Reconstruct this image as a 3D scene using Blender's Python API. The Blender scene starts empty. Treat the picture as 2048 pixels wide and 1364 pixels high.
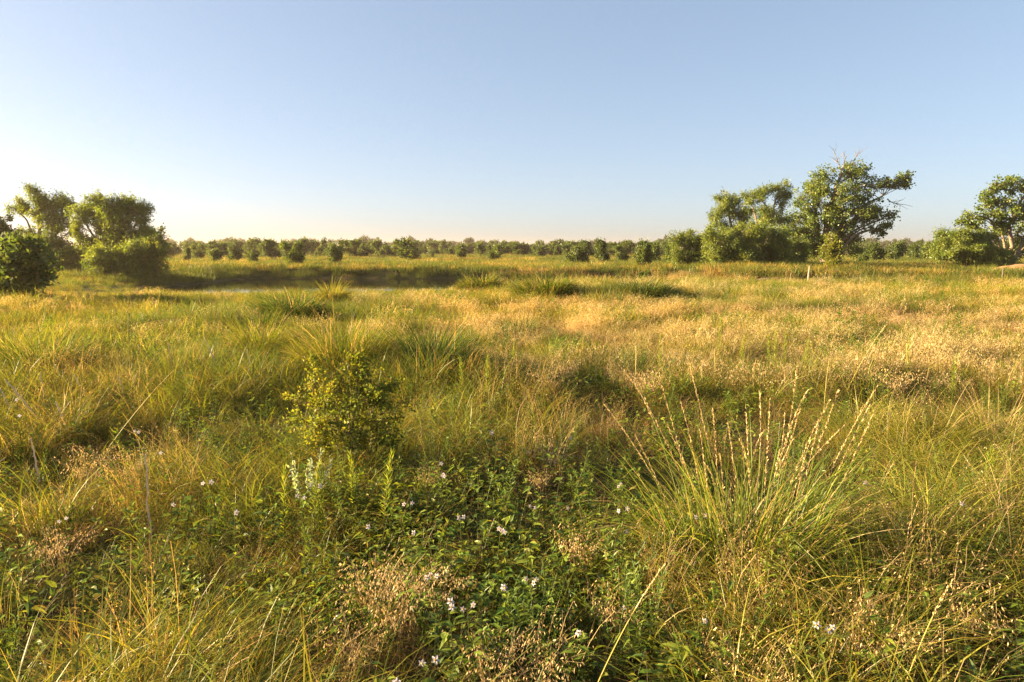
import bpy, math
import numpy as np
from mathutils import Vector

# ------------------------------------------------------------------ camera, light, exposure
SC = bpy.context.scene
COL = SC.collection
F_PX, CAM_H, PITCH = 1365.3, 1.75, math.radians(7.72)
cam_data = bpy.data.cameras.new('camera')
cam_data.lens = 24.0; cam_data.sensor_width = 36.0
cam_data.clip_start = 0.05; cam_data.clip_end = 9000.0
cam = bpy.data.objects.new('camera', cam_data); COL.objects.link(cam)
cam.location = (0, 0, CAM_H); cam.rotation_euler = (math.pi / 2 - PITCH, 0, 0)
SC.camera = cam

SUN_AZ, SUN_EL = math.radians(-83), math.radians(13)
world = bpy.data.worlds.new('World'); SC.world = world; world.use_nodes = True
wn = world.node_tree.nodes; wl = world.node_tree.links
sky = wn.new('ShaderNodeTexSky'); sky.sky_type = 'NISHITA'; sky.sun_disc = False
sky.sun_elevation = SUN_EL; sky.sun_rotation = SUN_AZ % (2 * math.pi)
sky.altitude = 0; sky.air_density = 0.7; sky.dust_density = 1.2; sky.ozone_density = 2.2
sky_g = wn.new('ShaderNodeGamma'); sky_g.inputs['Gamma'].default_value = 0.57; wl.new(sky.outputs['Color'], sky_g.inputs['Color'])
sky_t = wn.new('ShaderNodeMix'); sky_t.data_type = 'RGBA'; sky_t.blend_type = 'MULTIPLY'; sky_t.inputs[0].default_value = 1; sky_t.inputs[7].default_value = (.985, .985, 1.005, 1); wl.new(sky_g.outputs[0], sky_t.inputs[6])
bg = wn['Background']; wl.new(sky_t.outputs[2], bg.inputs['Color']); bg.inputs['Strength'].default_value = 0.066
sun_d = bpy.data.lights.new('sun', 'SUN'); sun_d.energy = 5.0; sun_d.angle = math.radians(0.6)
sun_d.color = (1.0, 0.75, 0.41)
sun = bpy.data.objects.new('sun', sun_d); COL.objects.link(sun)
SV = Vector((math.sin(SUN_AZ) * math.cos(SUN_EL), math.cos(SUN_AZ) * math.cos(SUN_EL), math.sin(SUN_EL)))
sun.rotation_euler = (-SV).to_track_quat('-Z', 'Y').to_euler()
sun.location = SV * 40
SC.view_settings.view_transform = 'Standard'; SC.view_settings.look = 'None'
SC.view_settings.exposure = 2.68; SC.view_settings.gamma = 1.0
SC.view_settings.use_curve_mapping = False
cy = SC.cycles
cy.max_bounces = 5; cy.diffuse_bounces = 3; cy.glossy_bounces = 2; cy.transmission_bounces = 3
cy.transparent_max_bounces = 4; cy.volume_bounces = 0
cy.caustics_reflective = False; cy.caustics_refractive = False
cy.use_denoising = True; cy.denoising_prefilter = 'NONE'

# ------------------------------------------------------------------ helpers
RNG = np.random.default_rng(7)
def lerp(a, b, t): return a + (b - a) * t
def sstep(a, b, x):
    t = np.clip((np.asarray(x, float) - a) / (b - a), 0, 1); return t * t * (3 - 2 * t)
def _hash(ix, iy, s):
    n = (ix.astype(np.int64) * 374761393 + iy.astype(np.int64) * 668265263 + s * 974711) & 0x7fffffff
    n = ((n ^ (n >> 13)) * 1274126177) & 0x7fffffff
    return ((n ^ (n >> 16)) & 0xffff) / 65535.0
def vnoise(x, y, s=0):
    x = np.asarray(x, float); y = np.asarray(y, float)
    ix = np.floor(x); iy = np.floor(y); fx = x - ix; fy = y - iy
    fx = fx * fx * (3 - 2 * fx); fy = fy * fy * (3 - 2 * fy)
    a = _hash(ix, iy, s); b = _hash(ix + 1, iy, s); c = _hash(ix, iy + 1, s); d = _hash(ix + 1, iy + 1, s)
    return a + (b - a) * fx + (c - a) * fy + (a - b - c + d) * fx * fy
def fbm(x, y, s=0, o=3):
    t = 0; w = 0.5; n = 0
    for k in range(o):
        t = t + w * vnoise(x, y, s + k * 17); n += w; w *= .5; x = x * 2.03 + 5.1; y = y * 2.03 + 1.7
    return t / n
def gauss(x, y, cx, cy_, sx, sy): return np.exp(-((x - cx) / sx) ** 2 - ((y - cy_) / sy) ** 2)

MOUNDS = [(2.0, 24.0, 3.2, 2.4, .24), (1.0, 29.0, 3.5, 2.5, .05), (8.0, 26.5, 4.0, 2.0, .04), (-1.8, 9.0, 1.6, 1.0, .12),
          (-5.5, 14.0, 3.0, 1.5, .12), (14.0, 21.0, 8.0, 4.0, .10), (20, 52, 9, 5, .35)]
def terrain(x, y):
    x = np.asarray(x, float); y = np.asarray(y, float)
    z = (fbm(x / 7.0, y / 7.0, 3) - .5) * .28 * sstep(2, 14, np.hypot(x, y)) * (1 - .8 * sstep(24, 30, y) * sstep(4, -4, x) * sstep(60, 50, y))
    z = z + (fbm(x / 60.0, y / 60.0, 9) - .5) * .5 * sstep(50, 150, y)
    for mx, my, sx, sy, h in MOUNDS: z = z + h * gauss(x, y, mx, my, sx, sy)
    n1 = np.interp(x, [-60, -34, -24, -6, 2, 10, 15, 40, 70], [40, 42, 42.5, 43.5, 43, 42, 36, 31, 33])     # near edge of the channel floor
    f1 = np.interp(x, [-60, -34, -24, -6, 2, 10.5, 15, 40, 70], [44, 50, 57, 56, 55, 54, 44, 41, 43])      # far edge
    sl = np.interp(x, [-60, -10, -4, 1, 10, 15, 70], [15, 17, 16, 13, 9, 3, 2.5])                        # width of the near slope
    w = (fbm(x / 4.0, y / 4.0, 31) - .5) * 2.0
    near = np.clip((y - (n1 - sl) + w) / sl, 0, 1); near = near ** np.interp(x, [-4, 8], [.85, 1.6])
    far = 1 - sstep(f1 - .2, f1 + 1.9, y + w * .8)
    return z - np.interp(x, [-60, -26, -20, 0, 11, 15, 30, 70], [.08, .12, .95, .95, .9, .7, .62, .5]) * near * far
def ray(u, v):
    a = (u - 1024) / F_PX; b = (682 - v) / F_PX; c, s = math.cos(PITCH), math.sin(PITCH)
    return np.array([a, c + b * s, -s + b * c])
def at_depth(u, v, Y):
    d = ray(u, v); return np.array([0, 0, CAM_H]) + d * (Y / d[1])
def on_ground(u, v, up=0.0):
    d = ray(u, v); t = 2.0
    for t in np.geomspace(1.2, 400, 1500):
        p = d * t
        if CAM_H + p[2] < float(terrain(p[0], p[1])) + up: break
    return np.array([p[0], p[1], float(terrain(p[0], p[1]))])
def project(x, y, z):
    c, s = math.cos(PITCH), math.sin(PITCH); dz = z - CAM_H
    f = y * c - dz * s; u_ = y * s + dz * c
    return 1024 + F_PX * x / f, 682 - F_PX * u_ / f
def nrm(a): return a / np.maximum(np.linalg.norm(a, axis=-1, keepdims=True), 1e-9)
def rdir(n, rng=RNG): return nrm(rng.normal(size=(n, 3)))

class MB:
    def __init__(s): s.V = []; s.F3 = []; s.F4 = []; s.C = []; s.n = 0
    def add(s, V, F3=None, F4=None, C=(1, 1, 1)):
        V = np.asarray(V, np.float32).reshape(-1, 3); C = np.asarray(C, np.float32)
        if C.ndim == 1: C = np.tile(C[:3], (len(V), 1))
        s.V.append(V); s.C.append(C.reshape(-1, 3))
        if F3 is not None and len(F3): s.F3.append(np.asarray(F3, np.int32).reshape(-1, 3) + s.n)
        if F4 is not None and len(F4): s.F4.append(np.asarray(F4, np.int32).reshape(-1, 4) + s.n)
        s.n += len(V); return s
    def mesh(s, name, mats, smooth=False):
        V = np.concatenate(s.V); C = np.concatenate(s.C)
        f3 = np.concatenate(s.F3) if s.F3 else np.zeros((0, 3), np.int32)
        f4 = np.concatenate(s.F4) if s.F4 else np.zeros((0, 4), np.int32)
        me = bpy.data.meshes.new(name)
        me.vertices.add(len(V)); me.vertices.foreach_set('co', V.ravel())
        li = np.concatenate([f3.ravel(), f4.ravel()]).astype(np.int32)
        me.loops.add(len(li)); me.loops.foreach_set('vertex_index', li)
        st = np.concatenate([np.arange(len(f3)) * 3, len(f3) * 3 + np.arange(len(f4)) * 4]).astype(np.int32)
        me.polygons.add(len(st)); me.polygons.foreach_set('loop_start', st)
        me.polygons.foreach_set('use_smooth', np.full(len(st), smooth))
        at = me.color_attributes.new('col', 'FLOAT_COLOR', 'POINT')
        at.data.foreach_set('color', np.concatenate([C, np.ones((len(C), 1), np.float32)], 1).ravel())
        me.update(calc_edges=True); me.validate()
        for m in (mats if isinstance(mats, (list, tuple)) else [mats]): me.materials.append(m)
        return me
    def obj(s, name, mat, parent=None, loc=None, smooth=False):
        o = bpy.data.objects.new(name, s.mesh(name, mat, smooth)); COL.objects.link(o)
        if parent is not None: o.parent = parent
        if loc is not None: o.location = loc
        return o

def ribbons(mb, P, W, side, C):
    N, K, _ = P.shape; S = nrm(side)[:, None, :] * (W[..., None] * .5)
    V = np.stack([P - S, P + S], 2).reshape(N, K * 2, 3)
    b = (np.arange(N) * K * 2)[:, None, None]; k = np.arange(K - 1)[None, :, None] * 2
    F = b + k + np.array([0, 1, 3, 2])[None, None, :]
    C = np.asarray(C, np.float32)
    if C.ndim == 1: C = np.tile(C, (N, 1))
    if C.ndim == 2: C = np.repeat(C[:, None, :], K, 1)
    mb.add(V.reshape(-1, 3), F4=F.reshape(-1, 4), C=np.repeat(C, 2, 1).reshape(-1, 3))
def tubes(mb, P, R, C, sides=4):
    N, K, _ = P.shape
    T = np.gradient(P, axis=1); T = nrm(T); ref = np.where(np.abs(T[..., 2:3]) > .9, [[[1., 0, 0]]], [[[0, 0, 1.]]])
    A = nrm(np.cross(T, ref)); B = np.cross(T, A)
    a = np.arange(sides) / sides * 2 * math.pi
    V = P[:, :, None, :] + R[:, :, None, None] * (A[:, :, None, :] * np.cos(a)[None, None, :, None] + B[:, :, None, :] * np.sin(a)[None, None, :, None])
    b = (np.arange(N) * K * sides)[:, None, None, None]; k = (np.arange(K - 1) * sides)[None, :, None, None]
    j = np.arange(sides); q = np.stack([j, (j + 1) % sides, (j + 1) % sides + sides, j + sides], 1)[None, None]
    C = np.asarray(C, np.float32)
    if C.ndim == 1: C = np.tile(C, (N, 1))
    mb.add(V.reshape(-1, 3), F4=(b + k + q).reshape(-1, 4), C=np.repeat(C, K * sides, 0))
def arch(root, az, L, t0, bend, K=6, pw=1.3):
    N = len(root); s = np.linspace(0, 1, K)
    th = t0[:, None] + bend[:, None] * s[None] ** pw; thm = (th[:, 1:] + th[:, :-1]) / 2; ds = (L / (K - 1))[:, None]
    h = np.concatenate([np.zeros((N, 1)), np.cumsum(np.sin(thm) * ds, 1)], 1); z = np.concatenate([np.zeros((N, 1)), np.cumsum(np.cos(thm) * ds, 1)], 1)
    return np.stack([root[:, 0:1] + h * np.cos(az)[:, None], root[:, 1:2] + h * np.sin(az)[:, None], root[:, 2:3] + z], 2)
def leaves(mb, c, d, up, L, W, C, fold=.18):
    d = nrm(d); sd = nrm(np.cross(d, up)); n = np.cross(sd, d); L = np.broadcast_to(L, (len(c),))[:, None]; W = np.broadcast_to(W, (len(c),))[:, None]
    m = c + d * L * .45 + n * W * fold
    V = np.stack([c, m - sd * W * .5, c + d * L, m + sd * W * .5], 1)
    b = (np.arange(len(c)) * 4)[:, None]
    F = np.concatenate([b + np.array([[0, 3, 2]]), b + np.array([[0, 2, 1]])])
    C = np.asarray(C, np.float32)
    if C.ndim == 1: C = np.tile(C, (len(c), 1))
    mb.add(V.reshape(-1, 3), F3=F, C=np.repeat(C, 4, 0))
def leaves2(mb, c, d, up, L, W, C, droop=.35, lobe=0.0):
    """broad leaves with a midrib, curved down towards the tip"""
    d = nrm(d); sd = nrm(np.cross(d, up)); n = np.cross(sd, d); N = len(c)
    L = np.broadcast_to(L, (N,))[:, None]; W = np.broadcast_to(W, (N,))[:, None]
    def mid(t): return c + d * L * t - n * L * droop * t * t
    m1, m2, m3 = mid(.3), mid(.66), mid(1.0); w1 = W * .5; w2 = W * (.36 - lobe); rise = n * W * .14
    V = np.stack([c, m1, m2, m3, m1 - sd * w1 + rise, m2 - sd * w2 + rise, m1 + sd * w1 + rise, m2 + sd * w2 + rise], 1)
    b = (np.arange(N) * 8)[:, None]
    F3 = np.concatenate([b + np.array([q]) for q in ([0, 6, 1], [0, 1, 4], [2, 7, 3], [2, 3, 5])])
    F4 = np.concatenate([b + np.array([q]) for q in ([1, 6, 7, 2], [1, 2, 5, 4])])
    C = np.asarray(C, np.float32)
    if C.ndim == 1: C = np.tile(C, (N, 1))
    mb.add(V.reshape(-1, 3), F3=F3, F4=F4, C=np.repeat(C, 8, 0))
def vary(n, cols, rng=RNG, amt=.18):
    """random picks between a few colours, each varied in brightness"""
    cols = np.asarray(cols, float); i = rng.integers(0, len(cols), n); j = rng.integers(0, len(cols), n); t = rng.random((n, 1))
    return np.clip((cols[i] * (1 - t) + cols[j] * t) * (1 + rng.normal(0, amt, (n, 1))), .004, .9)

def tag(o, label=None, cat=None, group=None, kind=None):
    if label: o['label'] = label
    if cat: o['category'] = cat
    if group: o['group'] = group
    if kind: o['kind'] = kind
    return o
def empty(name, loc, label=None, cat=None, group=None, rz=0, sc=1):
    o = bpy.data.objects.new(name, None); COL.objects.link(o); o.empty_display_size = .2
    o.location = loc; o.rotation_euler = (0, 0, rz); o.scale = (sc, sc, sc) if np.isscalar(sc) else sc
    return tag(o, label, cat, group)
def copy_tree(o, loc, rz, sc, label=None, group=None):
    r = o.copy(); COL.objects.link(r); r.location = loc; r.rotation_euler = (0, 0, rz); r.scale = (sc, sc, sc) if np.isscalar(sc) else sc
    if label: r['label'] = label
    if group: r['group'] = group
    for ch in list(o.children):
        c = ch.copy(); COL.objects.link(c); c.parent = r
        for g in list(ch.children):
            k = g.copy(); COL.objects.link(k); k.parent = c
    return r

# ------------------------------------------------------------------ materials
def leaf_mat(name, transl=.42, gloss=.05, inst=False, tcol=(1.25, 1.15, .55)):
    m = bpy.data.materials.new(name); m.use_nodes = True; n = m.node_tree.nodes; l = m.node_tree.links; n.clear()
    out = n.new('ShaderNodeOutputMaterial'); at = n.new('ShaderNodeAttribute'); at.attribute_name = 'col'; c = at.outputs['Color']
    if inst:
        ti = n.new('ShaderNodeAttribute'); ti.attribute_type = 'INSTANCER'; ti.attribute_name = 'tint'
        mx = n.new('ShaderNodeMix'); mx.data_type = 'RGBA'; mx.blend_type = 'MULTIPLY'; mx.inputs[0].default_value = 1
        l.new(c, mx.inputs[6]); l.new(ti.outputs['Color'], mx.inputs[7]); c = mx.outputs[2]
    df = n.new('ShaderNodeBsdfDiffuse'); tr = n.new('ShaderNodeBsdfTranslucent'); gl = n.new('ShaderNodeBsdfGlossy'); gl.inputs['Roughness'].default_value = .42
    mt = n.new('ShaderNodeMix'); mt.data_type = 'RGBA'; mt.blend_type = 'MULTIPLY'; mt.inputs[0].default_value = 1; mt.inputs[7].default_value = (*tcol, 1)
    l.new(c, df.inputs['Color']); l.new(c, mt.inputs[6]); l.new(mt.outputs[2], tr.inputs['Color'])
    a = n.new('ShaderNodeMixShader'); a.inputs[0].default_value = transl; l.new(df.outputs[0], a.inputs[1]); l.new(tr.outputs[0], a.inputs[2])
    b = n.new('ShaderNodeMixShader'); b.inputs[0].default_value = gloss; l.new(a.outputs[0], b.inputs[1]); l.new(gl.outputs[0], b.inputs[2])
    l.new(b.outputs[0], out.inputs['Surface']); return m
M_INST = leaf_mat('meadow_plants', .45, .02, True)
M_LEAF = leaf_mat('tree_leaves', .50, .03)
M_HERB = leaf_mat('herb_leaves', .48, .015)
M_PETAL = leaf_mat('petals', .35, .02, tcol=(1, 1, 1))
M_DRY = leaf_mat('dry_stems', .25, .015, tcol=(1.1, 1, .8))
def bark_mat():
    m = bpy.data.materials.new('bark'); m.use_nodes = True; n = m.node_tree.nodes; l = m.node_tree.links
    p = n['Principled BSDF']; p.inputs['Roughness'].default_value = .85
    at = n.new('ShaderNodeAttribute'); at.attribute_name = 'col'; tc = n.new('ShaderNodeTexCoord')
    mp = n.new('ShaderNodeMapping'); mp.inputs['Scale'].default_value = (9, 9, 2); l.new(tc.outputs['Object'], mp.inputs['Vector'])
    nz = n.new('ShaderNodeTexNoise'); nz.inputs['Scale'].default_value = 1.6; nz.inputs['Detail'].default_value = 5; l.new(mp.outputs[0], nz.inputs['Vector'])
    cr = n.new('ShaderNodeMapRange'); cr.inputs['To Min'].default_value = .45; cr.inputs['To Max'].default_value = 1.5; l.new(nz.outputs['Fac'], cr.inputs['Value'])
    vm = n.new('ShaderNodeVectorMath'); vm.operation = 'SCALE'; l.new(at.outputs['Color'], vm.inputs[0]); l.new(cr.outputs[0], vm.inputs['Scale'])
    l.new(vm.outputs[0], p.inputs['Base Color'])
    bp = n.new('ShaderNodeBump'); bp.inputs['Strength'].default_value = .6; bp.inputs['Distance'].default_value = .03; l.new(nz.outputs['Fac'], bp.inputs['Height']); l.new(bp.outputs[0], p.inputs['Normal'])
    return m
M_BARK = bark_mat()
def ground_mat():
    m = bpy.data.materials.new('meadow_soil'); m.use_nodes = True; n = m.node_tree.nodes; l = m.node_tree.links
    p = n['Principled BSDF']; p.inputs['Roughness'].default_value = .95; p.inputs['Specular IOR Level'].default_value = .1
    tc = n.new('ShaderNodeTexCoord')
    def noise(sc, det):
        z = n.new('ShaderNodeTexNoise'); z.inputs['Scale'].default_value = sc; z.inputs['Detail'].default_value = det; l.new(tc.outputs['Object'], z.inputs['Vector']); return z.outputs['Fac']
    r1 = n.new('ShaderNodeValToRGB'); r1.color_ramp.elements[0].position = .35; r1.color_ramp.elements[1].position = .68
    r1.color_ramp.elements[0].color = (.030, .034, .012, 1); r1.color_ramp.elements[1].color = (.13, .095, .045, 1)
    e = r1.color_ramp.elements.new(.52); e.color = (.060, .066, .020, 1); l.new(noise(.9, 8), r1.inputs[0])
    r2 = n.new('ShaderNodeValToRGB'); r2.color_ramp.elements[0].color = (.6, .6, .6, 1); r2.color_ramp.elements[1].color = (1.3, 1.25, 1.1, 1); l.new(noise(14, 6), r2.inputs[0])
    mx = n.new('ShaderNodeMix'); mx.data_type = 'RGBA'; mx.blend_type = 'MULTIPLY'; mx.inputs[0].default_value = 1; l.new(r1.outputs[0], mx.inputs[6]); l.new(r2.outputs[0], mx.inputs[7])
    l.new(mx.outputs[2], p.inputs['Base Color'])
    bp = n.new('ShaderNodeBump'); bp.inputs['Distance'].default_value = .05; l.new(noise(14, 6), bp.inputs['Height']); l.new(bp.outputs[0], p.inputs['Normal'])
    return m
def water_mat():
    m = bpy.data.materials.new('pond_water'); m.use_nodes = True; n = m.node_tree.nodes; l = m.node_tree.links
    p = n['Principled BSDF']; p.inputs['Base Color'].default_value = (.018, .017, .012, 1); p.inputs['Roughness'].default_value = .03; p.inputs['IOR'].default_value = 1.33
    tc = n.new('ShaderNodeTexCoord'); z = n.new('ShaderNodeTexNoise'); z.inputs['Scale'].default_value = 2.5; z.inputs['Detail'].default_value = 3; l.new(tc.outputs['Object'], z.inputs['Vector'])
    bp = n.new('ShaderNodeBump'); bp.inputs['Strength'].default_value = .25; bp.inputs['Distance'].default_value = .015; l.new(z.outputs['Fac'], bp.inputs['Height']); l.new(bp.outputs[0], p.inputs['Normal'])
    return m

# ------------------------------------------------------------------ setting: ground, water
def build_ground():
    def axis(lo, hi, A, n, c=0): return c + A * np.sinh(np.linspace(math.asinh((lo - c) / A), math.asinh((hi - c) / A), n))
    xs = axis(-2600, 2600, 9, 420); ys = axis(-400, 4200, 9, 560, 4)
    X, Y = np.meshgrid(xs, ys); Z = terrain(X, Y); nx = len(xs); ny = len(ys)
    i = np.arange(ny - 1)[:, None] * nx + np.arange(nx - 1)[None]
    F = np.stack([i, i + 1, i + 1 + nx, i + nx], 2).reshape(-1, 4)
    o = MB().add(np.stack([X, Y, Z], 2), F4=F).obj('ground', ground_mat(), smooth=True); tag(o, kind='structure')
    w = MB(); a = np.linspace(0, 2 * math.pi, 48, endpoint=False)
    bx = np.concatenate([np.linspace(-75, 12, 30), np.linspace(12, -75, 30)]); by = np.concatenate([np.full(30, 30.), np.full(30, 60.)])
    V = np.stack([bx, by, np.full(60, -.72)], 1); F = [[k, k + 1, 58 - k, 59 - k] for k in range(29)]
    w.add(V, F4=F); tag(w.obj('water', water_mat()), kind='structure')
build_ground()

# ------------------------------------------------------------------ meadow plants: tufts that the stuff objects are made of
GREEN = [(.066, .110, .018), (.110, .155, .022), (.160, .186, .028), (.084, .116, .028)]
YGRN = [(.225, .222, .028), (.285, .245, .038), (.168, .188, .027)]
TAN = [(.42, .31, .15), (.36, .255, .115), (.48, .375, .20), (.30, .20, .095)]
RUST = [(.28, .12, .045), (.32, .17, .06)]
FORB = [(.100, .175, .022), (.145, .210, .027), (.195, .240, .030), (.090, .140, .034)]
def disc(n, r, rng, pw=.5):
    a = rng.random(n) * 2 * math.pi; q = r * rng.random(n) ** pw; return np.stack([q * np.cos(a), q * np.sin(a), np.zeros(n)], 1)
def blade_tuft(mb, rng, n, r, L, W, cols, t0=(.05, .35), bend=(.6, 1.9), K=6, out=.6):
    root = disc(n, r, rng); az = np.where(rng.random(n) < out, np.arctan2(root[:, 1], root[:, 0]) + rng.normal(0, .6, n), rng.random(n) * 6.283)
    ln = rng.uniform(*L, n); P = arch(root, az, ln, rng.uniform(*t0, n), rng.uniform(*bend, n), K)
    s = np.linspace(0, 1, K); prof = np.clip(.75 + .6 * s - 1.3 * s ** 2.2, .06, 1)
    tw = rng.normal(0, .5, n); side = np.stack([-np.sin(az + tw), np.cos(az + tw), rng.normal(0, .25, n)], 1)
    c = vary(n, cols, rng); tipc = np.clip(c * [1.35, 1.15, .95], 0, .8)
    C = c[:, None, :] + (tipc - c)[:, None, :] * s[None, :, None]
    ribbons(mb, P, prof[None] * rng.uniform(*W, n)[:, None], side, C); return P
def brome(mb, rng, n, r, L, W, cols, nsp=(6, 12), sl=(.009, .018), wide=.24, K=6, droop=(.7, 1.7)):
    root = disc(n, r, rng); az = rng.random(n) * 6.283; ln = rng.uniform(*L, n)
    P = arch(root, az, ln, rng.uniform(0, .22, n), rng.uniform(*droop, n), K, 3.0)
    side = np.stack([-np.sin(az), np.cos(az), np.zeros(n)], 1); c = vary(n, cols, rng)
    ribbons(mb, P, np.full((n, K), 1.) * rng.uniform(*W, n)[:, None], side, c)
    for i in range(n):
        m = int(rng.integers(*nsp)); t = rng.uniform(.62, 1.0, m) * (K - 1); k = np.minimum(t.astype(int), K - 2); f = (t - k)[:, None]
        p = P[i, k] * (1 - f) + P[i, k + 1] * f; off = rng.normal(0, 1, (m, 3)) * [.022, .022, .012]
        d = nrm(np.stack([off[:, 0] * 30, off[:, 1] * 30, -rng.uniform(.3, 1.6, m)], 1)); l_ = rng.uniform(*sl, m)
        leaves(mb, p + off, d, rdir(m, rng), l_, l_ * wide, np.clip(vary(m, [c[i] * 1.1, c[i] * 1.3], rng, .1), 0, .75))
def forb(mb, rng, n, r, h, leaf, nl=(6, 10), cols=FORB, aspect=.45, lobe=.05):
    root = disc(n, r, rng); az = rng.random(n) * 6.283
    P = arch(root, az, rng.uniform(*h, n), rng.uniform(0, .3, n), rng.uniform(.0, .6, n), 6)
    tubes(mb, P, np.linspace(.0032, .0012, 6)[None].repeat(n, 0), vary(n, [(.07, .09, .03), (.10, .08, .04)], rng), 3)
    for i in range(n):
        m = int(rng.integers(*nl)); t = np.sort(rng.uniform(.25, 1, m)) * 5; k = np.minimum(t.astype(int), 4); f = (t - k)[:, None]
        p = P[i, k] * (1 - f) + P[i, k + 1] * f; a = np.arange(m) * 2.4 + rng.random() * 6; el = rng.uniform(-.1, .7, m)
        d = np.stack([np.cos(a) * np.cos(el), np.sin(a) * np.cos(el), np.sin(el)], 1); l_ = rng.uniform(*leaf, m) * (1.15 - .5 * (t / 5))
        leaves2(mb, p, d, np.array([0, 0, 1.]) + rng.normal(0, .25, (m, 3)), l_, l_ * aspect, vary(m, cols, rng, .15), rng.uniform(.1, .5), lobe)
def feather_forb(mb, rng, n, r, h, cols=FORB, dens=34, ll=(.03, .06)):
    root = disc(n, r, rng); az = rng.random(n) * 6.283
    P = arch(root, az, rng.uniform(*h, n), rng.uniform(0, .3, n), rng.uniform(0, .5, n), 6)
    tubes(mb, P, np.linspace(.003, .001, 6)[None].repeat(n, 0), vary(n, [(.07, .10, .03)], rng), 3)
    for i in range(n):
        m = dens; t = np.linspace(.15, 1, m) * 5; k = np.minimum(t.astype(int), 4); f = (t - k)[:, None]
        p = P[i, k] * (1 - f) + P[i, k + 1] * f; a = np.arange(m) * 2.4 + rng.random() * 6; el = rng.uniform(.2, .9, m)
        d = np.stack([np.cos(a) * np.cos(el), np.sin(a) * np.cos(el), np.sin(el)], 1); l_ = rng.uniform(*ll, m) * (1.2 - .5 * t / 5)
        leaves(mb, p, d, np.array([0, 0, 1.]) + rng.normal(0, .3, (m, 3)), l_, l_ * .2, vary(m, cols, rng, .15))
def thatch(mb, rng, n, r, L, W, cols):
    root = disc(n, r, rng) + [0, 0, .01]; root[:, 2] += rng.random(n) * .12
    blade_az = rng.random(n) * 6.283; P = arch(root, blade_az, rng.uniform(*L, n), rng.uniform(.5, 1.4, n), rng.uniform(0, .9, n), 5)
    P[..., 2] = np.maximum(P[..., 2], .01)
    side = np.stack([-np.sin(blade_az), np.cos(blade_az), rng.normal(0, .4, n)], 1)
    ribbons(mb, P, np.array([.8, 1, .9, .6, .2])[None] * rng.uniform(*W, n)[:, None], side, vary(n, cols, rng))

PROTO = {}
def proto(kind, name, fn, count, seed):
    c = PROTO.setdefault(kind, bpy.data.collections.new(kind + '_sources')); ids = []
    for i in range(count):
        mb = MB(); fn(mb, np.random.default_rng(seed + i * 101))
        o = bpy.data.objects.new('%02d_%s' % (len(c.objects), name), mb.mesh(name, M_INST)); ids.append(len(c.objects)); c.objects.link(o)
    return ids
def scatter(name, kind, label, cat, pts, idx, scl, tint, tilt=.12, rng=RNG):
    n = len(pts); me = bpy.data.meshes.new(name); me.vertices.add(n); me.vertices.foreach_set('co', np.asarray(pts, np.float32).ravel())
    def attr(nm, ty, key, a): me.attributes.new(nm, ty, 'POINT').data.foreach_set(key, np.ascontiguousarray(a).ravel())
    rot = np.stack([rng.normal(0, tilt, n), rng.normal(0, tilt, n), rng.random(n) * 6.283], 1).astype(np.float32)
    attr('idx', 'INT', 'value', np.asarray(idx, np.int32)); attr('rot', 'FLOAT_VECTOR', 'vector', rot)
    s = np.asarray(scl, np.float32); s = np.repeat(s[:, None], 3, 1) if s.ndim == 1 else s
    attr('scl', 'FLOAT_VECTOR', 'vector', s.astype(np.float32))
    attr('tint', 'FLOAT_COLOR', 'color', np.concatenate([tint, np.ones((n, 1))], 1).astype(np.float32))
    o = bpy.data.objects.new(name, me); COL.objects.link(o); tag(o, label, cat, kind='stuff')
    g = bpy.data.node_groups.new(name + '_scatter', 'GeometryNodeTree')
    g.interface.new_socket('Geometry', in_out='INPUT', socket_type='NodeSocketGeometry'); g.interface.new_socket('Geometry', in_out='OUTPUT', socket_type='NodeSocketGeometry')
    gi = g.nodes.new('NodeGroupInput'); go = g.nodes.new('NodeGroupOutput'); ip = g.nodes.new('GeometryNodeInstanceOnPoints'); ci = g.nodes.new('GeometryNodeCollectionInfo')
    ci.inputs['Collection'].default_value = PROTO[kind]; ci.inputs['Separate Children'].default_value = True; ci.inputs['Reset Children'].default_value = True
    def named(nm, ty):
        q = g.nodes.new('GeometryNodeInputNamedAttribute'); q.data_type = ty; q.inputs['Name'].default_value = nm; return q.outputs['Attribute']
    g.links.new(gi.outputs[0], ip.inputs['Points']); g.links.new(ci.outputs[0], ip.inputs['Instance']); ip.inputs['Pick Instance'].default_value = True
    g.links.new(named('idx', 'INT'), ip.inputs['Instance Index']); g.links.new(named('rot', 'FLOAT_VECTOR'), ip.inputs['Rotation']); g.links.new(named('scl', 'FLOAT_VECTOR'), ip.inputs['Scale'])
    g.links.new(ip.outputs[0], go.inputs[0])
    o.modifiers.new('scatter', 'NODES').node_group = g
    return o
def wedge(n, y0, y1, rng=RNG, k=.80, m=1.6):
    """n random points, even over the ground the camera can see between two distances"""
    pts = np.zeros((0, 2))
    while len(pts) < n:
        y = rng.uniform(y0, y1, n * 2); x = rng.uniform(-1, 1, n * 2) * (k * y1 + m)
        ok = np.abs(x) < k * y + m; pts = np.concatenate([pts, np.stack([x[ok], y[ok]], 1)])
    pts = pts[:n]; return np.concatenate([pts, terrain(pts[:, 0], pts[:, 1])[:, None]], 1)
def pick(rng, W, groups):
    """choose a plant kind per point from weights (n, kinds), then one of its variants"""
    W = np.maximum(np.stack(W, 1), 1e-4); cdf = np.cumsum(W, 1); cdf /= cdf[:, -1:]
    k = (rng.random((len(W), 1)) > cdf).sum(1); k = np.minimum(k, len(groups) - 1)
    return k, np.array([groups[a][rng.integers(len(groups[a]))] for a in k])

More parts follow.
